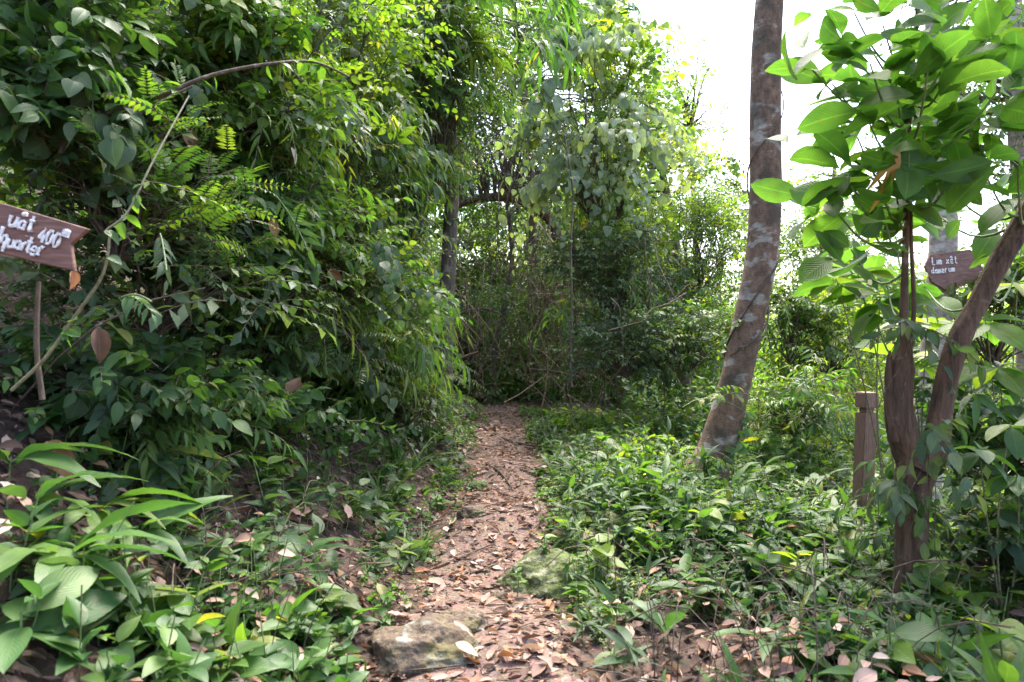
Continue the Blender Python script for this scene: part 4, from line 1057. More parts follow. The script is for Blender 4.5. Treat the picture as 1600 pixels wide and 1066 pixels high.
# ------------------------------------------------------------------ shrubs of the left thicket
S_ = shrub
lt = [
 # label, px, py, Y, (rx,ry,rz), spec, clumps, twigs, clump_r, hue, scale
 ("dark broad leaved shrub overhanging above the direction board", 70, 150, 3.7, (0.8, 0.6, 0.65), 'ovdark', 34, 13, 0.9, 0.0, 1.15),
 ("glossy dark shrub in the top left corner of the thicket", 60, -10, 4.2, (1.0, 0.7, 0.6), 'ovdark', 30, 12, 1.0, 0.05, 1.1),
 ("sunlit yellow green shrub crowning the left thicket", 400, 60, 4.9, (0.85, 0.7, 0.75), 'ovbright', 40, 13, 1.0, 0.0, 1.1),
 ("mid green leafy shrub below the arching branch", 290, 150, 4.5, (0.75, 0.6, 0.6), 'ovate', 36, 13, 0.9, 0.1, 1.0),
 ("feathery shrub with small paired leaflets behind the green shoot", 190, 290, 3.5, (0.55, 0.4, 0.35), 'pinnate', 22, 9, 0.9, 0.1, 1.1),
 ("dark fine leaved shrub filling the hollow beside the direction board", 250, 450, 3.9, (0.7, 0.5, 0.5), 'pinnatedk', 30, 9, 1.0, -0.1, 1.15),
 ("arching bamboo like sprays spilling light green from the top of the slope", 470, 210, 5.0, (0.6, 0.5, 0.6), 'bamboobr', 15, 8, 0.9, 0.05, 0.62),
 ("fine green bamboo sprays drooping over the middle of the left slope", 440, 400, 4.9, (0.55, 0.4, 0.5), 'bamboo', 9, 7, 0.9, 0.2, 0.55),
 ("light green bamboo like sprays arching toward the path's left edge", 590, 500, 6.6, (0.6, 0.5, 0.45), 'bamboo', 11, 7, 0.9, 0.35, 0.6),
 ("light green long leaved sprays at the lower edge of the left slope", 610, 580, 6.4, (0.45, 0.5, 0.25), 'bamboo', 20, 8, 0.8, 0.3, 0.7),
 ("drooping narrow leaved shrub hanging down the left slope", 420, 320, 5.2, (0.7, 0.6, 0.6), 'lance', 26, 11, 1.0, 0.1, 0.9),
 ("lush mid green shrub leaning toward the path above the grasses", 530, 430, 5.8, (0.7, 0.6, 0.65), 'ovate', 52, 12, 0.9, 0.3, 0.85),
 ("feathery green fronds cascading from the left slope", 480, 500, 5.2, (0.6, 0.5, 0.35), 'fern', 12, 5, 0.9, 0.15, 0.9),
 ("leafy creeper mass swallowing the top of the upright far trunk", 692, 120, 8.2, (0.55, 0.4, 0.85), 'ovate', 40, 11, 0.9, 0.3, 0.85),
 ("hanging creeper sprays half hiding the middle of the upright far trunk", 660, 270, 8.0, (0.35, 0.3, 0.45), 'lance', 18, 9, 0.8, 0.4, 0.7),
 ("bright narrow leaved shrub beside the grey leaning tree", 545, 230, 6.6, (0.75, 0.7, 0.8), 'lance', 38, 11, 1.0, 0.35, 0.85),
 ("high yellow green spray of leaves above the left thicket's edge", 520, 60, 6.4, (0.8, 0.7, 0.7), 'ovbright', 34, 12, 1.0, 0.05, 1.0),
 ("leafy green shrub at the foot of the slope beside the path", 560, 600, 6.2, (0.5, 0.5, 0.3), 'ovate', 22, 10, 0.8, 0.2, 0.9),
 ("dark low shrub spilling over the lower left bank", 400, 650, 4.4, (0.5, 0.4, 0.25), 'ovdark', 18, 9, 0.7, 0.05, 0.9),
 ("low narrow leaved shrub on the bank behind the ginger plants", 290, 680, 3.8, (0.45, 0.4, 0.22), 'lancedk', 16, 8, 0.7, 0.2, 0.75),
 ("small grey leaved shrub above the left path edge", 640, 640, 7.4, (0.5, 0.6, 0.3), 'smallgr', 22, 10, 0.8, 0.2, 0.9),
 ("bright drooping shrub overhanging the path's left bend", 560, 490, 7.0, (0.6, 0.5, 0.45), 'lance', 26, 10, 0.9, 0.45, 0.85),
 ("ferny frond clump hanging over the brown bank", 420, 540, 5.0, (0.4, 0.4, 0.25), 'fern', 12, 5, 0.7, 0.2, 0.8),
 ("dark shrub in the shade at the middle of the left slope", 370, 520, 5.0, (0.55, 0.5, 0.4), 'ovdark', 24, 11, 0.9, -0.1, 0.9),
 ("dense dark shrub standing behind the drooping fronds", 550, 350, 8.4, (0.9, 0.8, 0.9), 'ovdark', 40, 12, 1.1, 0.0, 1.1),
 ("long leaved shrub drooping toward the far bend of the path", 585, 520, 8.2, (0.7, 0.7, 0.5), 'lance', 32, 11, 1.0, 0.1, 0.9),
 ("small leaved thicket shrub before the upright far trunk", 600, 430, 12.0, (0.85, 0.8, 1.0), 'small', 36, 12, 1.1, 0.05, 1.2),
 ("feathery low fronds at the far left edge of the path", 655, 595, 8.6, (0.55, 0.6, 0.3), 'fern', 16, 6, 0.8, 0.1, 0.9),
 ("shade grown dark shrub low behind the broad strap leaves", 150, 600, 3.6, (0.6, 0.4, 0.3), 'ovdark', 20, 10, 0.8, -0.15, 0.9),
 ("dark green leaf cluster halfway up the left slope", 330, 370, 4.6, (0.6, 0.5, 0.4), 'ovdark', 26, 11, 0.9, 0.0, 1.0),
 ("tall dark shrub behind the sunlit crown of the thicket", 250, 0, 6.2, (1.2, 0.9, 1.0), 'ovdark', 40, 12, 1.2, 0.1, 1.2),
 ("hanging olive leaved shrub beneath the bamboo leaves", 610, 250, 9.9, (0.9, 0.8, 1.1), 'olive', 38, 12, 1.1, 0.1, 1.3),
]
for lab, x, y, Yd, r, sp, nc, tw, cr, hu, sc in lt:
    c = P(x, y, Yd)
    S_("fern" if sp == 'fern' else "thicket_shrub", lab, "fern" if sp == 'fern' else "shrub", c, r, sp, nc, tw, cr, hu, sc, group="shrubs of the left thicket", base=(c[0] - 0.25, c[1] + 0.3))

# ------------------------------------------------------------------ growth right of the path
rt = [
 ("tower of heart shaped creeper leaves tinted pale with sky sheen draped over a thicket", 925, 200, 10.6, (0.95, 0.7, 2.0), 'heartsheen', 40, 8, 1.2, 0.05, 0.95, 0.5),
 ("heart leaved creeper curtain on the sunny side of the viny tower", 965, 200, 11.6, (0.85, 0.8, 2.2), 'heartbr', 52, 10, 1.35, 0.1, 1.3, 0.4),
 ("grey green tangled shrub below the viny tower", 960, 430, 10.6, (1.05, 0.7, 0.95), 'smallgr', 60, 13, 1.1, 0.0, 1.0, 0.3),
 ("low grey leaved shrub at the right of the path's far end", 980, 545, 9.4, (0.85, 0.6, 0.4), 'smallgr', 36, 12, 0.9, 0.1, 0.85, 0.2),
 ("bushy yellow green shrub left of the leaning trunk", 1085, 390, 11.5, (0.95, 0.8, 1.3), 'smallbr', 64, 12, 1.15, 0.0, 1.0, 0.2),
 ("mid green shrub seen low behind the leaning trunk", 1075, 530, 9.6, (0.7, 0.6, 0.45), 'ovate', 34, 11, 0.9, 0.25, 0.8, 0.2),
 ("light green shrub in the gap between leaning and forked trees", 1265, 410, 11.5, (0.85, 0.7, 1.0), 'smallbr', 44, 12, 1.1, 0.0, 1.0, 0.2),
 ("dark glossy shrub showing just right of the leaning trunk", 1235, 500, 8.8, (0.45, 0.5, 0.6), 'ovdark', 30, 11, 0.9, 0.25, 0.9, 0.2),
 ("tall hazy shrub beyond the large leaves' left side", 1330, 420, 13.0, (0.8, 0.8, 1.2), 'smallgr', 40, 12, 1.2, 0.25, 1.1, 0.2),
 ("leafy shrub behind the notched post", 1300, 530, 9.2, (0.75, 0.6, 0.55), 'ovbright', 36, 11, 1.0, 0.0, 0.85, 0.2),
 ("pale long leaved bush directly left of the notched post", 1245, 640, 7.4, (0.65, 0.5, 0.35), 'lance', 26, 10, 0.9, 0.3, 0.8, 0.2),
 ("sunlit bush far behind the forked tree's right limb", 1545, 590, 12.5, (1.3, 0.9, 0.8), 'smallbr', 44, 12, 1.2, 0.25, 1.1, 0.2),
 ("dark large leaved bush at the right edge below the limb", 1560, 690, 4.4, (0.45, 0.4, 0.28), 'ovdark', 20, 8, 0.9, 0.1, 1.3, 0.2),
 ("mid green bush behind the forked tree's right limb", 1550, 480, 6.8, (0.55, 0.5, 0.6), 'ovate', 30, 11, 0.9, 0.1, 1.05, 0.1),
 ("shrub with dark twigs between the viny tower and the arched tree", 850, 470, 13.0, (0.75, 0.8, 1.2), 'olive', 40, 12, 1.1, 0.0, 1.0, 0.2),
 ("dim low shrub closing the far end of the path", 760, 560, 17.8, (1.5, 0.8, 0.55), 'small', 44, 12, 1.1, 0.0, 1.3, 0.0),
 ("dim upright shrub between two stems beyond the path", 740, 440, 18.5, (1.2, 0.9, 1.3), 'olive', 44, 12, 1.3, 0.2, 1.4, 0.0),
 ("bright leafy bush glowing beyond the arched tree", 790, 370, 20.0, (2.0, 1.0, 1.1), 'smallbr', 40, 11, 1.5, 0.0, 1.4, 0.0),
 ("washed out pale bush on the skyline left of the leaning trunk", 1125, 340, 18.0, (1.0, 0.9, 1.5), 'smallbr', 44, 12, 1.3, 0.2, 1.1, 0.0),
 ("spreading bush at the far right beyond the label tree", 1400, 500, 10.5, (0.8, 0.7, 0.8), 'ovate', 36, 11, 1.1, 0.2, 1.0, 0.1),
 ("dark low bush in the bottom right corner shade", 1560, 860, 3.7, (0.4, 0.4, 0.22), 'ovdark', 16, 8, 0.8, -0.15, 1.0, 0.0),
]
for lab, x, y, Yd, r, sp, nc, tw, cr, hu, sc, fc in rt:
    c = P(x, y, Yd)
    S_("creeper_tower" if sp.startswith('heart') else "shrub", lab, "creeper" if sp.startswith('heart') else "shrub", c, r, sp, nc, tw, cr, hu, sc, group="shrubs right of the path", face=fc)

# large leaved saplings near the forked tree
def whorl_plant(name, label, ws, base, L0, L1, mat, hue=0.0, tpl=T_BIG, group=None):
    b = np.array([base[0], base[1], float(H(base[0], base[1]))])
    e = empty(name, b, label, "sapling", group)
    B = Builder(b); SB = Builder(b)
    for (c, n, el0) in ws:
        i = np.arange(n); a = rng.random() * 6.28 + i * 2.4 + 0.25 * rng.standard_normal(n)
        el = el0 + 0.25 * rng.standard_normal(n)
        D = np.stack([np.cos(a) * np.cos(el), np.sin(a) * np.cos(el), np.sin(el)], -1)
        B.leaves(tpl, np.repeat(c[None], n, 0) - UP * 0.03 * rng.random((n, 1)), D, UP + 0.3 * rng.standard_normal((n, 3)), rng.uniform(L0, L1, n), 1.0, np.clip(rng.normal(0.55 + hue, 0.18, n), 0, 0.95))
        t = np.linspace(0, 1, 12)[:, None]
        SB.tubes((b * (1 - t) + c * t + np.array([0.08, 0.05, 0]) * np.sin(t * 3.14) * rng.normal(0, 1))[None], np.linspace(0.007, 0.003, 12)[None], 6)
    B.build("foliage", mat, e); SB.build("stem", M_SHOOT, e)
whorl_plant("sapling", "young sapling with a star of broad leaves left of the forked tree", [(P(1308, 440, 3.9), 8, -0.1), (P(1340, 425, 4.1), 6, 0.0), (P(1375, 470, 4.0), 6, -0.2)], P(1408, 820, 4.1)[:2], 0.2, 0.32, M_BIG, 0.1)
whorl_plant("sapling", "glowing yellow green sapling leaves between the two forked limbs", [(P(1450, 500, 4.6), 8, -0.1), (P(1470, 560, 4.7), 6, -0.1), (P(1425, 560, 4.8), 5, 0.0)], P(1450, 800, 4.8)[:2], 0.22, 0.34, M_BRIGHT, 0.1)
whorl_plant("sapling", "broad leaved sapling behind the right limb of the forked tree", [(P(1540, 500, 4.2), 7, -0.2), (P(1560, 570, 4.1), 6, -0.3), (P(1590, 440, 4.3), 6, -0.1)], P(1560, 800, 4.3)[:2], 0.22, 0.34, M_BIG, 0.2)
whorl_plant("sapling", "dark broad leaved sapling low beside the right edge", [(P(1530, 700, 3.5), 8, -0.3), (P(1580, 660, 3.6), 7, -0.3), (P(1590, 740, 3.4), 6, -0.4)], P(1570, 880, 3.6)[:2], 0.14, 0.22, M_DARK, 0.0)

# ------------------------------------------------------------------ lianas and arching stems
def liana(name, label, cat, pts, r0, r1, mat, leaf=None, lm=None, n=0, ll=(0.06, 0.1), S=60, hang=0.5):
    pts = [np.asarray(p, float) for p in pts]
    e = empty(name, pts[0], label, cat)
    B = Builder(pts[0]); C = trunk_into(B, pts, [r0, r1], S, 7, 0.05)
    B.build("stem", mat, e)
    if n:
        B = Builder(pts[0])
        i = rng.integers(int(S * 0.15), S, n)
        D = np.stack([rng.standard_normal(n), rng.standard_normal(n), -hang + 0.5 * rng.standard_normal(n)], -1)
        B.leaves(leaf, C[i], D, UP + 0.4 * rng.standard_normal((n, 3)) + np.array([0, -0.4, 0]), rng.uniform(*ll, n), 1.0, np.clip(rng.normal(0.55, 0.2, n), 0, .95))
        B.build("foliage", lm, e)
    return C
liana("liana", "pale vertical liana hanging straight down right of the path's end", "vine", [P(893, 605, 9.0), P(891, 560, 9.0), P(893, 480, 9.0), P(892, 380, 9.1), P(895, 300, 9.2), P(880, 200, 9.3)], 0.019, 0.011, M_BARK4, T_OVATE, M_GREY, 40, (0.06, 0.11))
liana("liana", "second thin brown liana close beside the pale vertical one", "vine", [P(899, 595, 10.5), P(900, 520, 10.5), P(896, 440, 10.5), P(897, 330, 10.5)], 0.016, 0.010, M_TWIG)
liana("arching_branch", "brown branch arching over the left thicket toward the path", "branch", [P(92, 255, 3.3), P(112, 205, 3.35), P(180, 175, 3.4), P(250, 150, 3.45), P(330, 118, 3.5), P(420, 100, 3.6), P(490, 97, 3.8), P(545, 120, 4.0)], 0.016, 0.006, M_TWIG, T_OVATE, M_MID, 26, (0.07, 0.12))
liana("arching_branch", "dark forked twig beneath the arching branch in the left thicket", "branch", [P(130, 240, 3.4), P(190, 195, 3.4), P(250, 160, 3.42), P(300, 135, 3.45)], 0.011, 0.006, M_TWIG)
liana("climbing_shoot", "long bare yellow green shoot climbing diagonally beside the direction board", "vine", [P(18, 610, 2.45), P(70, 560, 2.45), P(120, 490, 2.45), P(160, 430, 2.45), P(171, 370, 2.45), P(166, 360, 2.46), P(200, 330, 2.5), P(240, 250, 2.6), P(295, 150, 2.8)], 0.0065, 0.003, M_SHOOT, T_OVATE, M_MID, 16, (0.04, 0.08), S=80)
liana("climbing_shoot", "brown upright stick below the direction board", "stick", [P(66, 625, 2.6), P(58, 560, 2.6), P(57, 500, 2.6), P(60, 440, 2.6)], 0.011, 0.008, M_TWIG)
liana("liana", "dark thin liana falling across the bamboo leaves from the top", "vine", [P(725, 130, 12), P(760, 220, 12), P(790, 290, 12.4), P(830, 335, 13), P(865, 380, 8.7)], 0.02, 0.014, M_TWIG)
liana("liana", "looping bare vine above the far end of the path", "vine", [P(690, 520, 14), P(720, 490, 14), P(760, 483, 14.2), P(790, 500, 14.4), P(800, 540, 14.5)], 0.025, 0.015, M_BARK4)
for q in range(9):
    x = rng.uniform(700, 1010); y0 = rng.uniform(380, 520); Yd = rng.uniform(11, 15)
    pl = [P(x + rng.normal(0, 10), y0 + 140 * s, Yd) for s in (1, .66, .33, 0)]
    liana("bare_sapling", "thin bare stems standing in the tangle at the path's far end", "stem", pl, rng.uniform(0.012, 0.03), 0.008, M_TWIG if q % 2 else M_BARK4)
    COL.objects[-2]["group"] = "bare stems in the tangle"

# palmate leaves standing out of the left thicket
for lab, x, y, Yd, L_, tp, mt, el in [("bright five lobed leaf glowing in the middle of the left thicket", 372, 285, 3.9, 0.27, T_PALM7, M_BRIGHT, 0.3),
                              ("large lobed leaf catching light near the top of the thicket", 408, 78, 4.3, 0.28, T_PALM5, M_BRIGHT, 0.1),
                              ("small lobed bright leaf beside the bamboo leaves", 620, 215, 6.0, 0.28, T_PALM5, M_BRIGHT, -0.2)]:
    p = P(x, y, Yd)
    e = empty("lobed_leaf", p, lab, "leaf")
    B = Builder(p)
    B.leaves(tp, p[None], np.array([[0.25, -0.35, 0.4 - el]]), np.array([[0.1, -0.9, 0.7]]), [L_], [1.0], [0.45])
    B.build("blade", mt, e)
    B = Builder(p); t = np.linspace(0, 1, 8)[:, None]
    B.tubes((p * (1 - t) + (p + np.array([-0.12, 0.35, -0.25])) * t)[None], np.full((1, 8), 0.004), 5); B.build("stalk", M_STEM, e)
for lab, x, y, Yd in [("pale drooping compound leaf hanging at the thicket's upper edge", 495, 130, 4.6), ("silvery drooping leaflets in the left thicket's centre", 385, 345, 4.4),
                      ("yellow green compound leaf above the shaded plants at left", 190, 465, 2.9), ("silvery pinnate leaf fanned out right of the board", 250, 365, 3.2),
                      ("long glossy compound leaf hanging beside the lobed leaf", 430, 305, 4.1)]:
    p = P(x, y, Yd); e = empty("compound_leaf", p, lab, "leaf")
    B = Builder(p); SB = Builder(p)
    d = nrm(np.array([[0.75 + rng.normal(0, .35), -0.25 + rng.normal(0, .2), -0.1 + rng.normal(0, .35)]])); Ln = np.array([rng.uniform(0.26, 0.42) * Yd / 4])
    ps, D, Nn, t = spray(p[None], d, Ln, 13, 0.8, rng.uniform(0.3, 0.8), 0.45, 0.2, pairs=True, up=UP + np.array([0, -0.6, 0]))
    B.leaves(T_LANCE, ps.reshape(-1, 3), D.reshape(-1, 3), Nn.reshape(-1, 3), 0.14 * Yd / 4 * rng.uniform(0.6, 1.2, 13), 1.05, np.clip(rng.normal(0.7, 0.15, 13), 0, .95))
    SB.tubes(twig_curves(p[None], d, Ln, 0.4, 8), np.full((1, 8), 0.004), 5)
    B.build("leaflets", M_GREY if 'silver' in lab or 'pale' in lab else M_STRAP, e); SB.build("stalk", M_STEM, e)

# dry twigs and thin hanging stems tangled at the far end (stuff)
B = Builder()
for (n, x0, x1, y0, y1, Ya, Yb) in ((110, 830, 970, 400, 610, 10.2, 12.5), (90, 690, 880, 380, 600, 13.5, 16), (90, 780, 960, 200, 420, 10.8, 14), (50, 640, 760, 430, 590, 10.5, 13), (40, 960, 1060, 420, 600, 9.2, 11)):
    for q in range(n):
        Yd = rng.uniform(Ya, Yb); c = P(rng.uniform(x0, x1), rng.uniform(y0, y1), Yd)
        d = nrm(np.array([rng.normal(0, .45), rng.normal(0, .3), 1.0 if rng.random() < .7 else rng.normal(0, .4)])); ln = rng.uniform(0.4, 1.6)
        t = np.linspace(-.5, .5, 6)[:, None]
        pl = c + d * ln * t + rng.normal(0, .22, 3) * ln * (t * t - .2) + 0.02 * rng.standard_normal((6, 3))
        pl[:, 2] = np.maximum(pl[:, 2], H(pl[:, 0], pl[:, 1]) + 0.02)
        B.tubes(pl[None], np.full((1, 6), rng.uniform(0.003, 0.010)), 4)
tag(B.build("dry_tangle", M_DRY), "brown tangle of bare twigs and thin stems at the far end of the path", "twigs", kind="stuff")

# ------------------------------------------------------------------ ground cover (stuff)
def cover(n, xs, ys, tpl, mat, leaf, k, stem, name, label, cat="ground cover", hue=0.0, elev=0.35):
    n0 = int(n * 1.9); y = ys(n0); d = xs(n0, y); x = path_x(y) + d
    ph = rng.random(4) * 6.28
    pat = np.sin(x * 1.9 + ph[0] + 0.8 * np.sin(y * 1.3)) + np.sin(y * 2.1 + ph[1] + np.sin(x * 1.7 + ph[3])) + 0.7 * np.sin(x * 3.7 - y * 2.9 + ph[2]) + 0.5 * rng.standard_normal(n0)
    for rx_, ry_, rr_ in ((-0.38, 3.0, 0.36), (-0.3, 2.7, 0.3), (0.12, 3.85, 0.28)):
        pat = np.where((x - rx_) ** 2 + (y - ry_) ** 2 < rr_ ** 2, -9.0, pat)
    pat = np.where((d > 0) & (y < 4.3) & (d < 1.9), pat - 1.6 * smooth01((4.3 - y) / 1.2) * smooth01((1.9 - d) / 0.8), pat)
    kp = np.argsort(-pat)[:n]; x, y, d, pat = x[kp], y[kp], d[kp], pat[kp]; n = len(kp)
    z = H(x, y)
    hs = rng.uniform(stem[0], stem[1], n)
    az = rng.random((n, 1)) * 6.28 + np.arange(k)[None] * 2.4 + 0.3 * rng.standard_normal((n, k))
    el = elev + 0.35 * rng.standard_normal((n, k))
    ln = np.stack([rng.normal(0, .25, n), rng.normal(0, .25, n), np.ones(n)], -1)
    hs = hs * np.where(d > 0, 0.42 + 0.58 * smooth01((y - 2.8) / 3.2), 1.0)
    fr = 0.25 + 0.75 * rng.random((n, k))
    Pn = np.stack([x, y, z], -1)[:, None] + ln[:, None] * (hs[:, None] * fr)[..., None]
    D = np.stack([np.cos(az) * np.cos(el), np.sin(az) * np.cos(el), np.sin(el)], -1)
    Nn = UP + 0.35 * rng.standard_normal((n, k, 3))
    sz = np.clip(0.75 + 0.2 * pat + 0.25 * rng.standard_normal(n), 0.45, 1.7); hs *= sz
    L_ = rng.uniform(leaf[0], leaf[1], (n, 1)) * sz[:, None] * rng.uniform(0.7, 1.15, (n, k))
    hv = np.clip(rng.normal(0.45 + hue, 0.2, (n, 1)) + 0.1 * rng.standard_normal((n, k)), 0, 0.95)
    hv = np.where(rng.random(hv.shape) < 0.02, 1.0, hv)
    B = Builder()
    B.leaves(tpl, Pn.reshape(-1, 3), D.reshape(-1, 3), Nn.reshape(-1, 3), L_.ravel(), 1.0, hv.ravel())
    o = tag(B.build(name, mat), label, cat, kind="stuff")
    SB = Builder(); t = np.linspace(0, 1, 3)
    b_ = np.stack([x, y, z - 0.02], -1)
    SB.tubes(b_[:, None] + ln[:, None] * ((hs[:, None] + 0.02) * t)[..., None], np.full((n, 3), 0.0022), 4)
    SB.build("stems", M_STEM, o)
right = lambda n, y: 0.5 + 0.1 * y * rng.random(n) ** 1.3 * 6.0
left = lambda n, y: -0.5 - 0.1 * y * rng.random(n) ** 1.2 * 5.0
yy1 = lambda a, b_, p=1.25: (lambda n: a + (b_ - a) * rng.random(n) ** p)
cover(1500, right, yy1(2.0, 13), T_OVATE, M_MID, (0.035, 0.085), 10, (0.06, 0.34), "herb_cover", "small mid green herbs carpeting the ground right of the path", hue=-0.12)
cover(850, right, yy1(2.0, 12), T_OVATE, M_DARK, (0.045, 0.10), 10, (0.06, 0.38), "dark_herb_cover", "dark glossy herbs mixed into the carpet right of the path")
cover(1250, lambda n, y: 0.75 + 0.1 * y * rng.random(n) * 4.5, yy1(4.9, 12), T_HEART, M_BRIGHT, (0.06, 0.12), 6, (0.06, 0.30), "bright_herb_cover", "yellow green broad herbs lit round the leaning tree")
cover(380, right, yy1(2.2, 12), T_LANCE, M_GREY, (0.06, 0.20), 8, (0.06, 0.45), "narrow_herb_cover", "grey green narrow leaved herbs right of the path")
cover(480, left, yy1(2.2, 14), T_OVATE, M_MID, (0.05, 0.11), 8, (0.06, 0.28), "left_herb_cover", "small green herbs growing through leaf litter left of the path")
cover(330, left, yy1(2.2, 12), T_OVATE, M_GREY, (0.06, 0.15), 7, (0.06, 0.34), "left_broad_herbs", "broad grey green herbs growing on the left bank")
cover(950, lambda n, y: np.where(rng.random(n) < .5, -1, 1) * (0.30 + 0.4 * rng.random(n) ** 0.7), yy1(2.6, 15), T_OVATE, M_MID, (0.02, 0.07), 8, (0.02, 0.14), "path_edge_herbs", "tiny seedlings fringing both edges of the path", hue=0.1)
cover(260, lambda n, y: -0.85 - 0.1 * y * rng.random(n) ** 1.2 * 4.5, yy1(4.2, 13, 1.0), T_OVATE, M_MID, (0.06, 0.12), 11, (0.15, 0.45), "left_understorey", "mid green leafy understorey on the left bank", hue=0.1)
cover(110, lambda n, y: -0.62 - 0.1 * y * rng.random(n) * 6.0, yy1(1.9, 3.8, 1.0), T_OVATE, M_STRAP, (0.05, 0.11), 7, (0.06, 0.22), "near_left_herbs", "pale green seedlings in the lower left foreground", hue=0.1)
cover(420, right, yy1(2.0, 9), T_LEAFLET, M_MID, (0.02, 0.045), 26, (0.10, 0.34), "fine_herb_cover", "fine small leaved sprigs between the larger herbs right of the path", hue=0.2, elev=0.2)
cover(330, right, yy1(2.2, 8), T_LANCE, M_DARK, (0.08, 0.24), 9, (0.10, 0.5), "dark_long_herb_cover", "dark long leaved herbs rising out of the carpet right of the path", elev=0.6)
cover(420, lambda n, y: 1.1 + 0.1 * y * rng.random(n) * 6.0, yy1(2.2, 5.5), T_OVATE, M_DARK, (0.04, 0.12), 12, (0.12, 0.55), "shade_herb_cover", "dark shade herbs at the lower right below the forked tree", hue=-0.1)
# tall understorey on the far right flank
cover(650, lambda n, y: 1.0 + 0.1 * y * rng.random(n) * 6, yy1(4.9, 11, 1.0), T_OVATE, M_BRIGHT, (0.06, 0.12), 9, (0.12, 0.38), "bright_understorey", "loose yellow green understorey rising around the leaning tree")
cover(600, lambda n, y: 2.3 + 0.1 * y * rng.random(n) * 6.0, yy1(7.2, 14, 1.0), T_OVATE, M_MID, (0.09, 0.16), 12, (0.35, 0.9), "understorey", "knee high leafy understorey behind the leaning tree", hue=0.1)

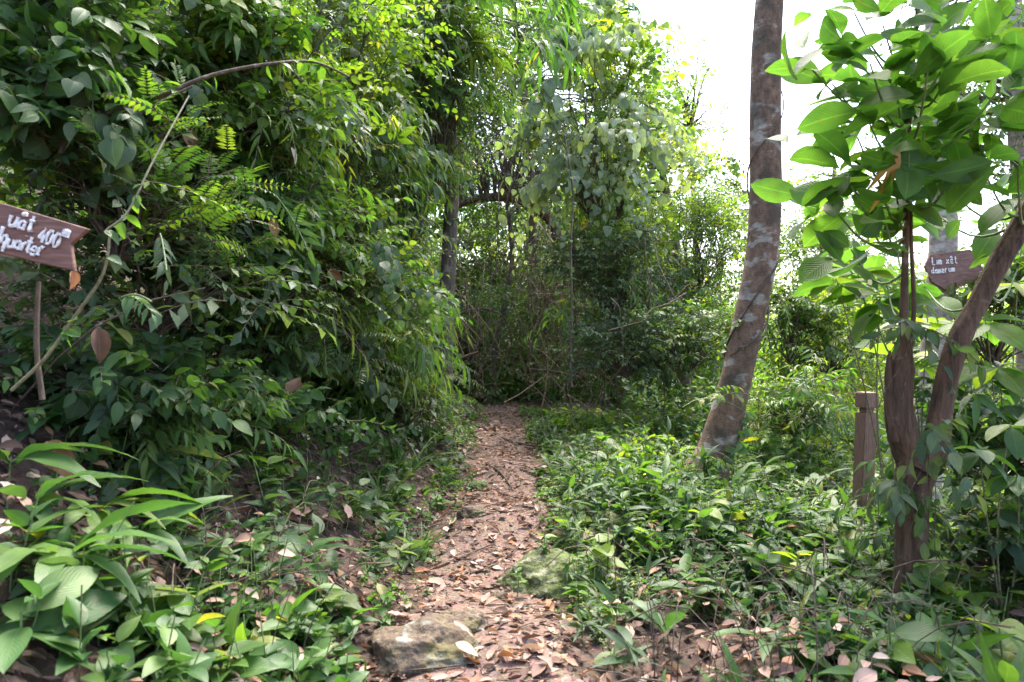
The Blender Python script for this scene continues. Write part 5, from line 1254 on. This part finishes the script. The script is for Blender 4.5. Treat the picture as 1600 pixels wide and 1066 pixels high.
# ------------------------------------------------------------------ named herbs in the foreground
hb = [ # label, px,py, k, len, tpl, mat, stem, elev, hue
 ("broad strap leaved ginger plant arching in from the left edge", 60, 850, 6, 0.36, T_STRAP, M_STRAP, 0.16, 0.35, 0.1),
 ("strap leaved ginger plant with long leaves at the lower left", 95, 970, 6, 0.36, T_STRAP, M_STRAP, 0.22, 0.4, 0.2),
 ("big ginger plant with wide drooping blades at the left edge above the yellow leaf", 15, 930, 6, 0.36, T_STRAP, M_STRAP, 0.16, 0.35, 0.2),
 ("ginger plant leaning over the brown litter in the lower left clearing", 215, 905, 6, 0.30, T_STRAP, M_STRAP, 0.2, 0.35, 0.1),
 ("grey green ginger plant behind the lower left clearing", 225, 800, 6, 0.32, T_STRAP, M_GREY, 0.25, 0.4, 0.3),
 ("bright ginger plant with wide blades below the direction board", 10, 790, 6, 0.36, T_STRAP, M_STRAP, 0.18, 0.35, 0.3),
 ("pale oval leaved seedling group by the bottom edge left of the front rock", 480, 1035, 9, 0.12, T_OVATE, M_GREY, 0.12, 0.25, 0.4),
 ("dull green broad leaved plant in the bottom left corner", 30, 1040, 7, 0.24, T_BIG, M_STRAP, 0.14, 0.3, 0.2),
 ("grey green broad leaved plant right of the yellow leaf", 190, 1010, 8, 0.24, T_BIG, M_GREY, 0.14, 0.2, 0.1),
 ("dark oval leaved herb behind the yellow leaf", 120, 930, 12, 0.15, T_OVATE, M_DARK, 0.22, 0.2, 0.2),
 ("soft heart leaved seedling in the middle of the lower left clearing", 380, 890, 9, 0.12, T_HEART, M_STRAP, 0.14, 0.2, 0.2),
 ("dark leaved herb in the shade above the lower left clearing", 260, 740, 14, 0.15, T_OVATE, M_DARK, 0.3, 0.1, 0.1),
 ("small grey seedling at the bottom edge right of the front rock", 960, 1055, 8, 0.12, T_OVATE, M_GREY, 0.1, 0.3, 0.3),
 ("rosette of stiff broad leaves beneath the direction board", 85, 700, 9, 0.32, T_STRAP, M_STRAP, 0.10, 0.7, -0.1),
 ("silvery strap leaved clump below the hanging dead leaf", 190, 730, 7, 0.34, T_STRAP, M_GREY, 0.16, 0.35, 0.1),
 ("dark strap leaved plant between two ginger plants", 150, 860, 8, 0.34, T_STRAP, M_DARK, 0.18, 0.4, 0.3),
 ("shiny curved leaf clump left of the path beside the litter", 470, 920, 6, 0.27, T_STRAP, M_STRAP, 0.14, 0.6, 0.0),
 ("low plant with large rounded pale leaves at the bottom left", 300, 1010, 6, 0.19, T_BIG, M_GREY, 0.16, 0.3, 0.5),
 ("pale round leaved seedling near the bottom edge", 335, 1050, 5, 0.16, T_BIG, M_GREY, 0.10, 0.25, 0.45),
 ("light green seedlings with oval leaves left of the front rock", 420, 1015, 7, 0.11, T_OVATE, M_STRAP, 0.12, 0.3, 0.3),
 ("lobed pale leaf seedling beside the front rock", 535, 975, 7, 0.12, T_HEART, M_GREY, 0.12, 0.2, 0.5),
 ("bushy little plant with pointed leaves above the front rock's left", 500, 960, 9, 0.11, T_HEART, M_MID, 0.12, 0.25, 0.3),
 ("tall leafy herb at the top of the lower left clearing", 300, 840, 12, 0.13, T_OVATE, M_MID, 0.32, 0.2, 0.2),
 ("dense dark herb clump left of the path before the stick", 410, 790, 16, 0.15, T_OVATE, M_DARK, 0.26, 0.3, 0.2),
 ("leafy herb with pale tips beside the left bank litter", 480, 810, 14, 0.16, T_LANCE, M_STRAP, 0.2, 0.3, 0.3),
 ("fine leaved bushy seedling in the lower left litter", 350, 945, 18, 0.08, T_LANCE, M_GREY, 0.22, 0.5, 0.3),
 ("glossy long leaved herb left of the path's middle", 590, 850, 9, 0.17, T_LANCE, M_GREY, 0.2, 0.5, 0.4),
 ("upright oval leaved herb next to the path's left edge", 560, 810, 9, 0.13, T_OVATE, M_MID, 0.18, 0.5, 0.2),
 ("wide leaved seedling in front at the bottom right", 1205, 1055, 7, 0.27, T_STRAP, M_STRAP, 0.12, 0.35, 0.35),
 ("large dark leaf plant growing over the mossy boulder", 890, 850, 6, 0.2, T_BIG, M_DARK, 0.16, 0.3, 0.4),
 ("bushy dark herb standing at the mossy boulder's front", 930, 925, 20, 0.11, T_LANCE, M_DARK, 0.26, 0.35, 0.3),
 ("bright leaved herb in front of the mossy boulder", 905, 960, 14, 0.10, T_OVATE, M_MID, 0.18, 0.3, 0.3),
 ("small ferny plant right of the front rock's dark hollow", 910, 1005, 16, 0.12, T_LANCE, M_GREY, 0.10, 0.35, 0.2),
 ("curved bright leaf plant rising by the path's right edge", 965, 985, 5, 0.24, T_STRAP, M_STRAP, 0.08, 0.6, -0.1),
 ("oblong leaved seedling at the lower centre right", 1040, 1015, 6, 0.2, T_STRAP, M_STRAP, 0.08, 0.7, -0.1),
 ("upright bright leaved plant in front of the leaning tree", 1155, 855, 8, 0.2, T_OVATE, M_MID, 0.22, 0.6, 0.4),
 ("yellow green broad leaf herb right of the leaning tree's foot", 1180, 760, 9, 0.22, T_HEART, M_BRIGHT, 0.3, 0.2, 0.1),
 ("yellow broad leaved herb left of the leaning tree's foot", 1020, 730, 10, 0.2, T_HEART, M_BRIGHT, 0.35, 0.1, 0.2),
 ("tall herb with bright leaves below the notched post", 1300, 830, 10, 0.18, T_OVATE, M_BRIGHT, 0.3, 0.2, -0.1),
 ("tall green sapling herb growing against the right limb side of the post", 1385, 830, 14, 0.16, T_OVATE, M_MID, 0.45, 0.2, 0.2),
 ("bushy green herb hiding the foot of the notched post", 1350, 800, 18, 0.15, T_OVATE, M_MID, 0.42, 0.2, 0.3),
 ("silvery long leaved plant between post and leaning tree", 1320, 880, 8, 0.26, T_LANCE, M_GREY, 0.35, 0.3, 0.6),
 ("grey leaved drooping plant at the lower right", 1395, 1000, 12, 0.16, T_OVATE, M_GREY, 0.22, 0.0, 0.1),
 ("narrow leaved bright sprig near the bottom right corner", 1560, 1000, 7, 0.2, T_LANCE, M_BRIGHT, 0.26, 0.1, 0.0),
 ("tall herb with yellow lower leaves along the path's right side", 980, 760, 14, 0.14, T_OVATE, M_MID, 0.36, 0.2, 0.3),
 ("round leaved herb clump at the path's far right edge", 880, 690, 12, 0.13, T_HEART, M_MID, 0.25, 0.2, 0.3),
 ("broad leaved herb clump at the path's far left edge", 690, 700, 12, 0.16, T_HEART, M_MID, 0.2, 0.25, 0.1),
]
for lab, x, y, kk, ll, tp, mt, stm, el, hu in hb:
    g = ground_pt(x, min(y, 1064))
    if y > 1060: g = ground_pt(x, 1064)
    aim = -0.35 if tp is T_STRAP and x < 300 else None
    herb("ginger_plant" if 'ginger' in lab else "herb", lab, "plant", g, kk, ll, tp, mt, stm, el, hu, tiers=1 if tp is T_STRAP else 4, stemr=0.004, aim=aim)

# repeated medium herbs scattered through the undergrowth (nothing tells the members of a kind apart)
kinds = [("soft broad leaved herb standing in the undergrowth right of the path", T_HEART, M_BRIGHT, 0.15, 8, 0.34, 0.15, "broad leaved herbs"),
         ("upright oval leaved herb in the undergrowth right of the path", T_OVATE, M_MID, 0.15, 11, 0.36, 0.3, "oval leaved herbs"),
         ("silvery narrow leaved herb in the undergrowth right of the path", T_LANCE, M_GREY, 0.2, 10, 0.32, 0.4, "narrow leaved herbs"),
         ("dark glossy leaved herb in the undergrowth right of the path", T_BIG, M_DARK, 0.17, 8, 0.24, 0.25, "glossy leaved herbs")]
for lab, tp, mt, ll, kk, stm, el, grp in kinds:
    protos = []
    for q in range(16):
        y = rng.uniform(2.6, 9.0); x = path_x(y) + 0.65 + rng.random() * (0.55 * y)
        pos = np.array([x, y, float(H(x, y))])
        if q < 4:
            protos.append(herb("herb", lab, "plant", pos, kk, ll, tp, mt, stm, el, 0.15, grp, tiers=4))
        else:
            src = protos[q % 4]; c = src.copy(); COL.objects.link(c)
            c.location = pos; c.rotation_euler = (0, 0, rng.random() * 6.28); s = rng.uniform(0.7, 1.25); c.scale = (s, s, s)
            for ch in src.children:
                d = ch.copy(); COL.objects.link(d); d.parent = c

# grasses
def grass(label, px, py, n, L0, L1, mat=M_STRAP):
    g = ground_pt(px, py); B = Builder(g)
    a = rng.random(n) * 6.28; el = rng.uniform(0.7, 1.45, n)
    D = np.stack([np.cos(a) * np.cos(el), np.sin(a) * np.cos(el), np.sin(el)], -1)
    B.leaves(T_GRASS, g + np.stack([rng.normal(0, .06, n), rng.normal(0, .06, n), np.zeros(n)], -1), D, UP + 0.2 * rng.standard_normal((n, 3)), rng.uniform(L0, L1, n), rng.uniform(0.7, 1.4, n), rng.random(n))
    tag(B.build("grass_tuft", mat), label, "grass")
for lab, x, y, n, a_, b_ in [("tall grass tuft with arching blades on the left bank", 520, 690, 60, 0.5, 1.0), ("long bladed grass tuft left of the path's middle", 635, 745, 46, 0.35, 0.7),
                     ("grass tuft on the bank behind the tall arching one", 560, 640, 50, 0.5, 0.95), ("short grass beside the path's left edge", 640, 880, 24, 0.2, 0.45), ("wide grass tuft at the foot of the left shrubs", 470, 660, 40, 0.4, 0.8),
                     ("tallest grass tuft standing against the dark left shrubs", 505, 640, 60, 0.7, 1.2), ("narrow grass tuft half way along the left path edge", 660, 700, 40, 0.35, 0.7),
                     ("sparse grass tuft between the bent stick and the left bank", 600, 790, 24, 0.3, 0.55)]:
    grass(lab, x, y, n, a_, b_)

# herbs crowding over the mossy boulder
for lab, x, y, Yd, kk, ll, tp, mt in [("small bright herb trailing over the top of the mossy boulder", 850, 858, 4.2, 14, 0.08, T_OVATE, M_MID),
                                  ("dark narrow leaved herb leaning on the right flank of the mossy boulder", 885, 890, 3.95, 16, 0.11, T_LANCE, M_DARK),
                                  ("tiny leaved plant at the left foot of the mossy boulder", 808, 915, 3.9, 12, 0.06, T_OVATE, M_MID)]:
    herb("herb", lab, "plant", P(x, y, Yd) - UP * 0.05, kk, ll, tp, mt, 0.14, 0.2, 0.3, tiers=4, stemr=0.003)
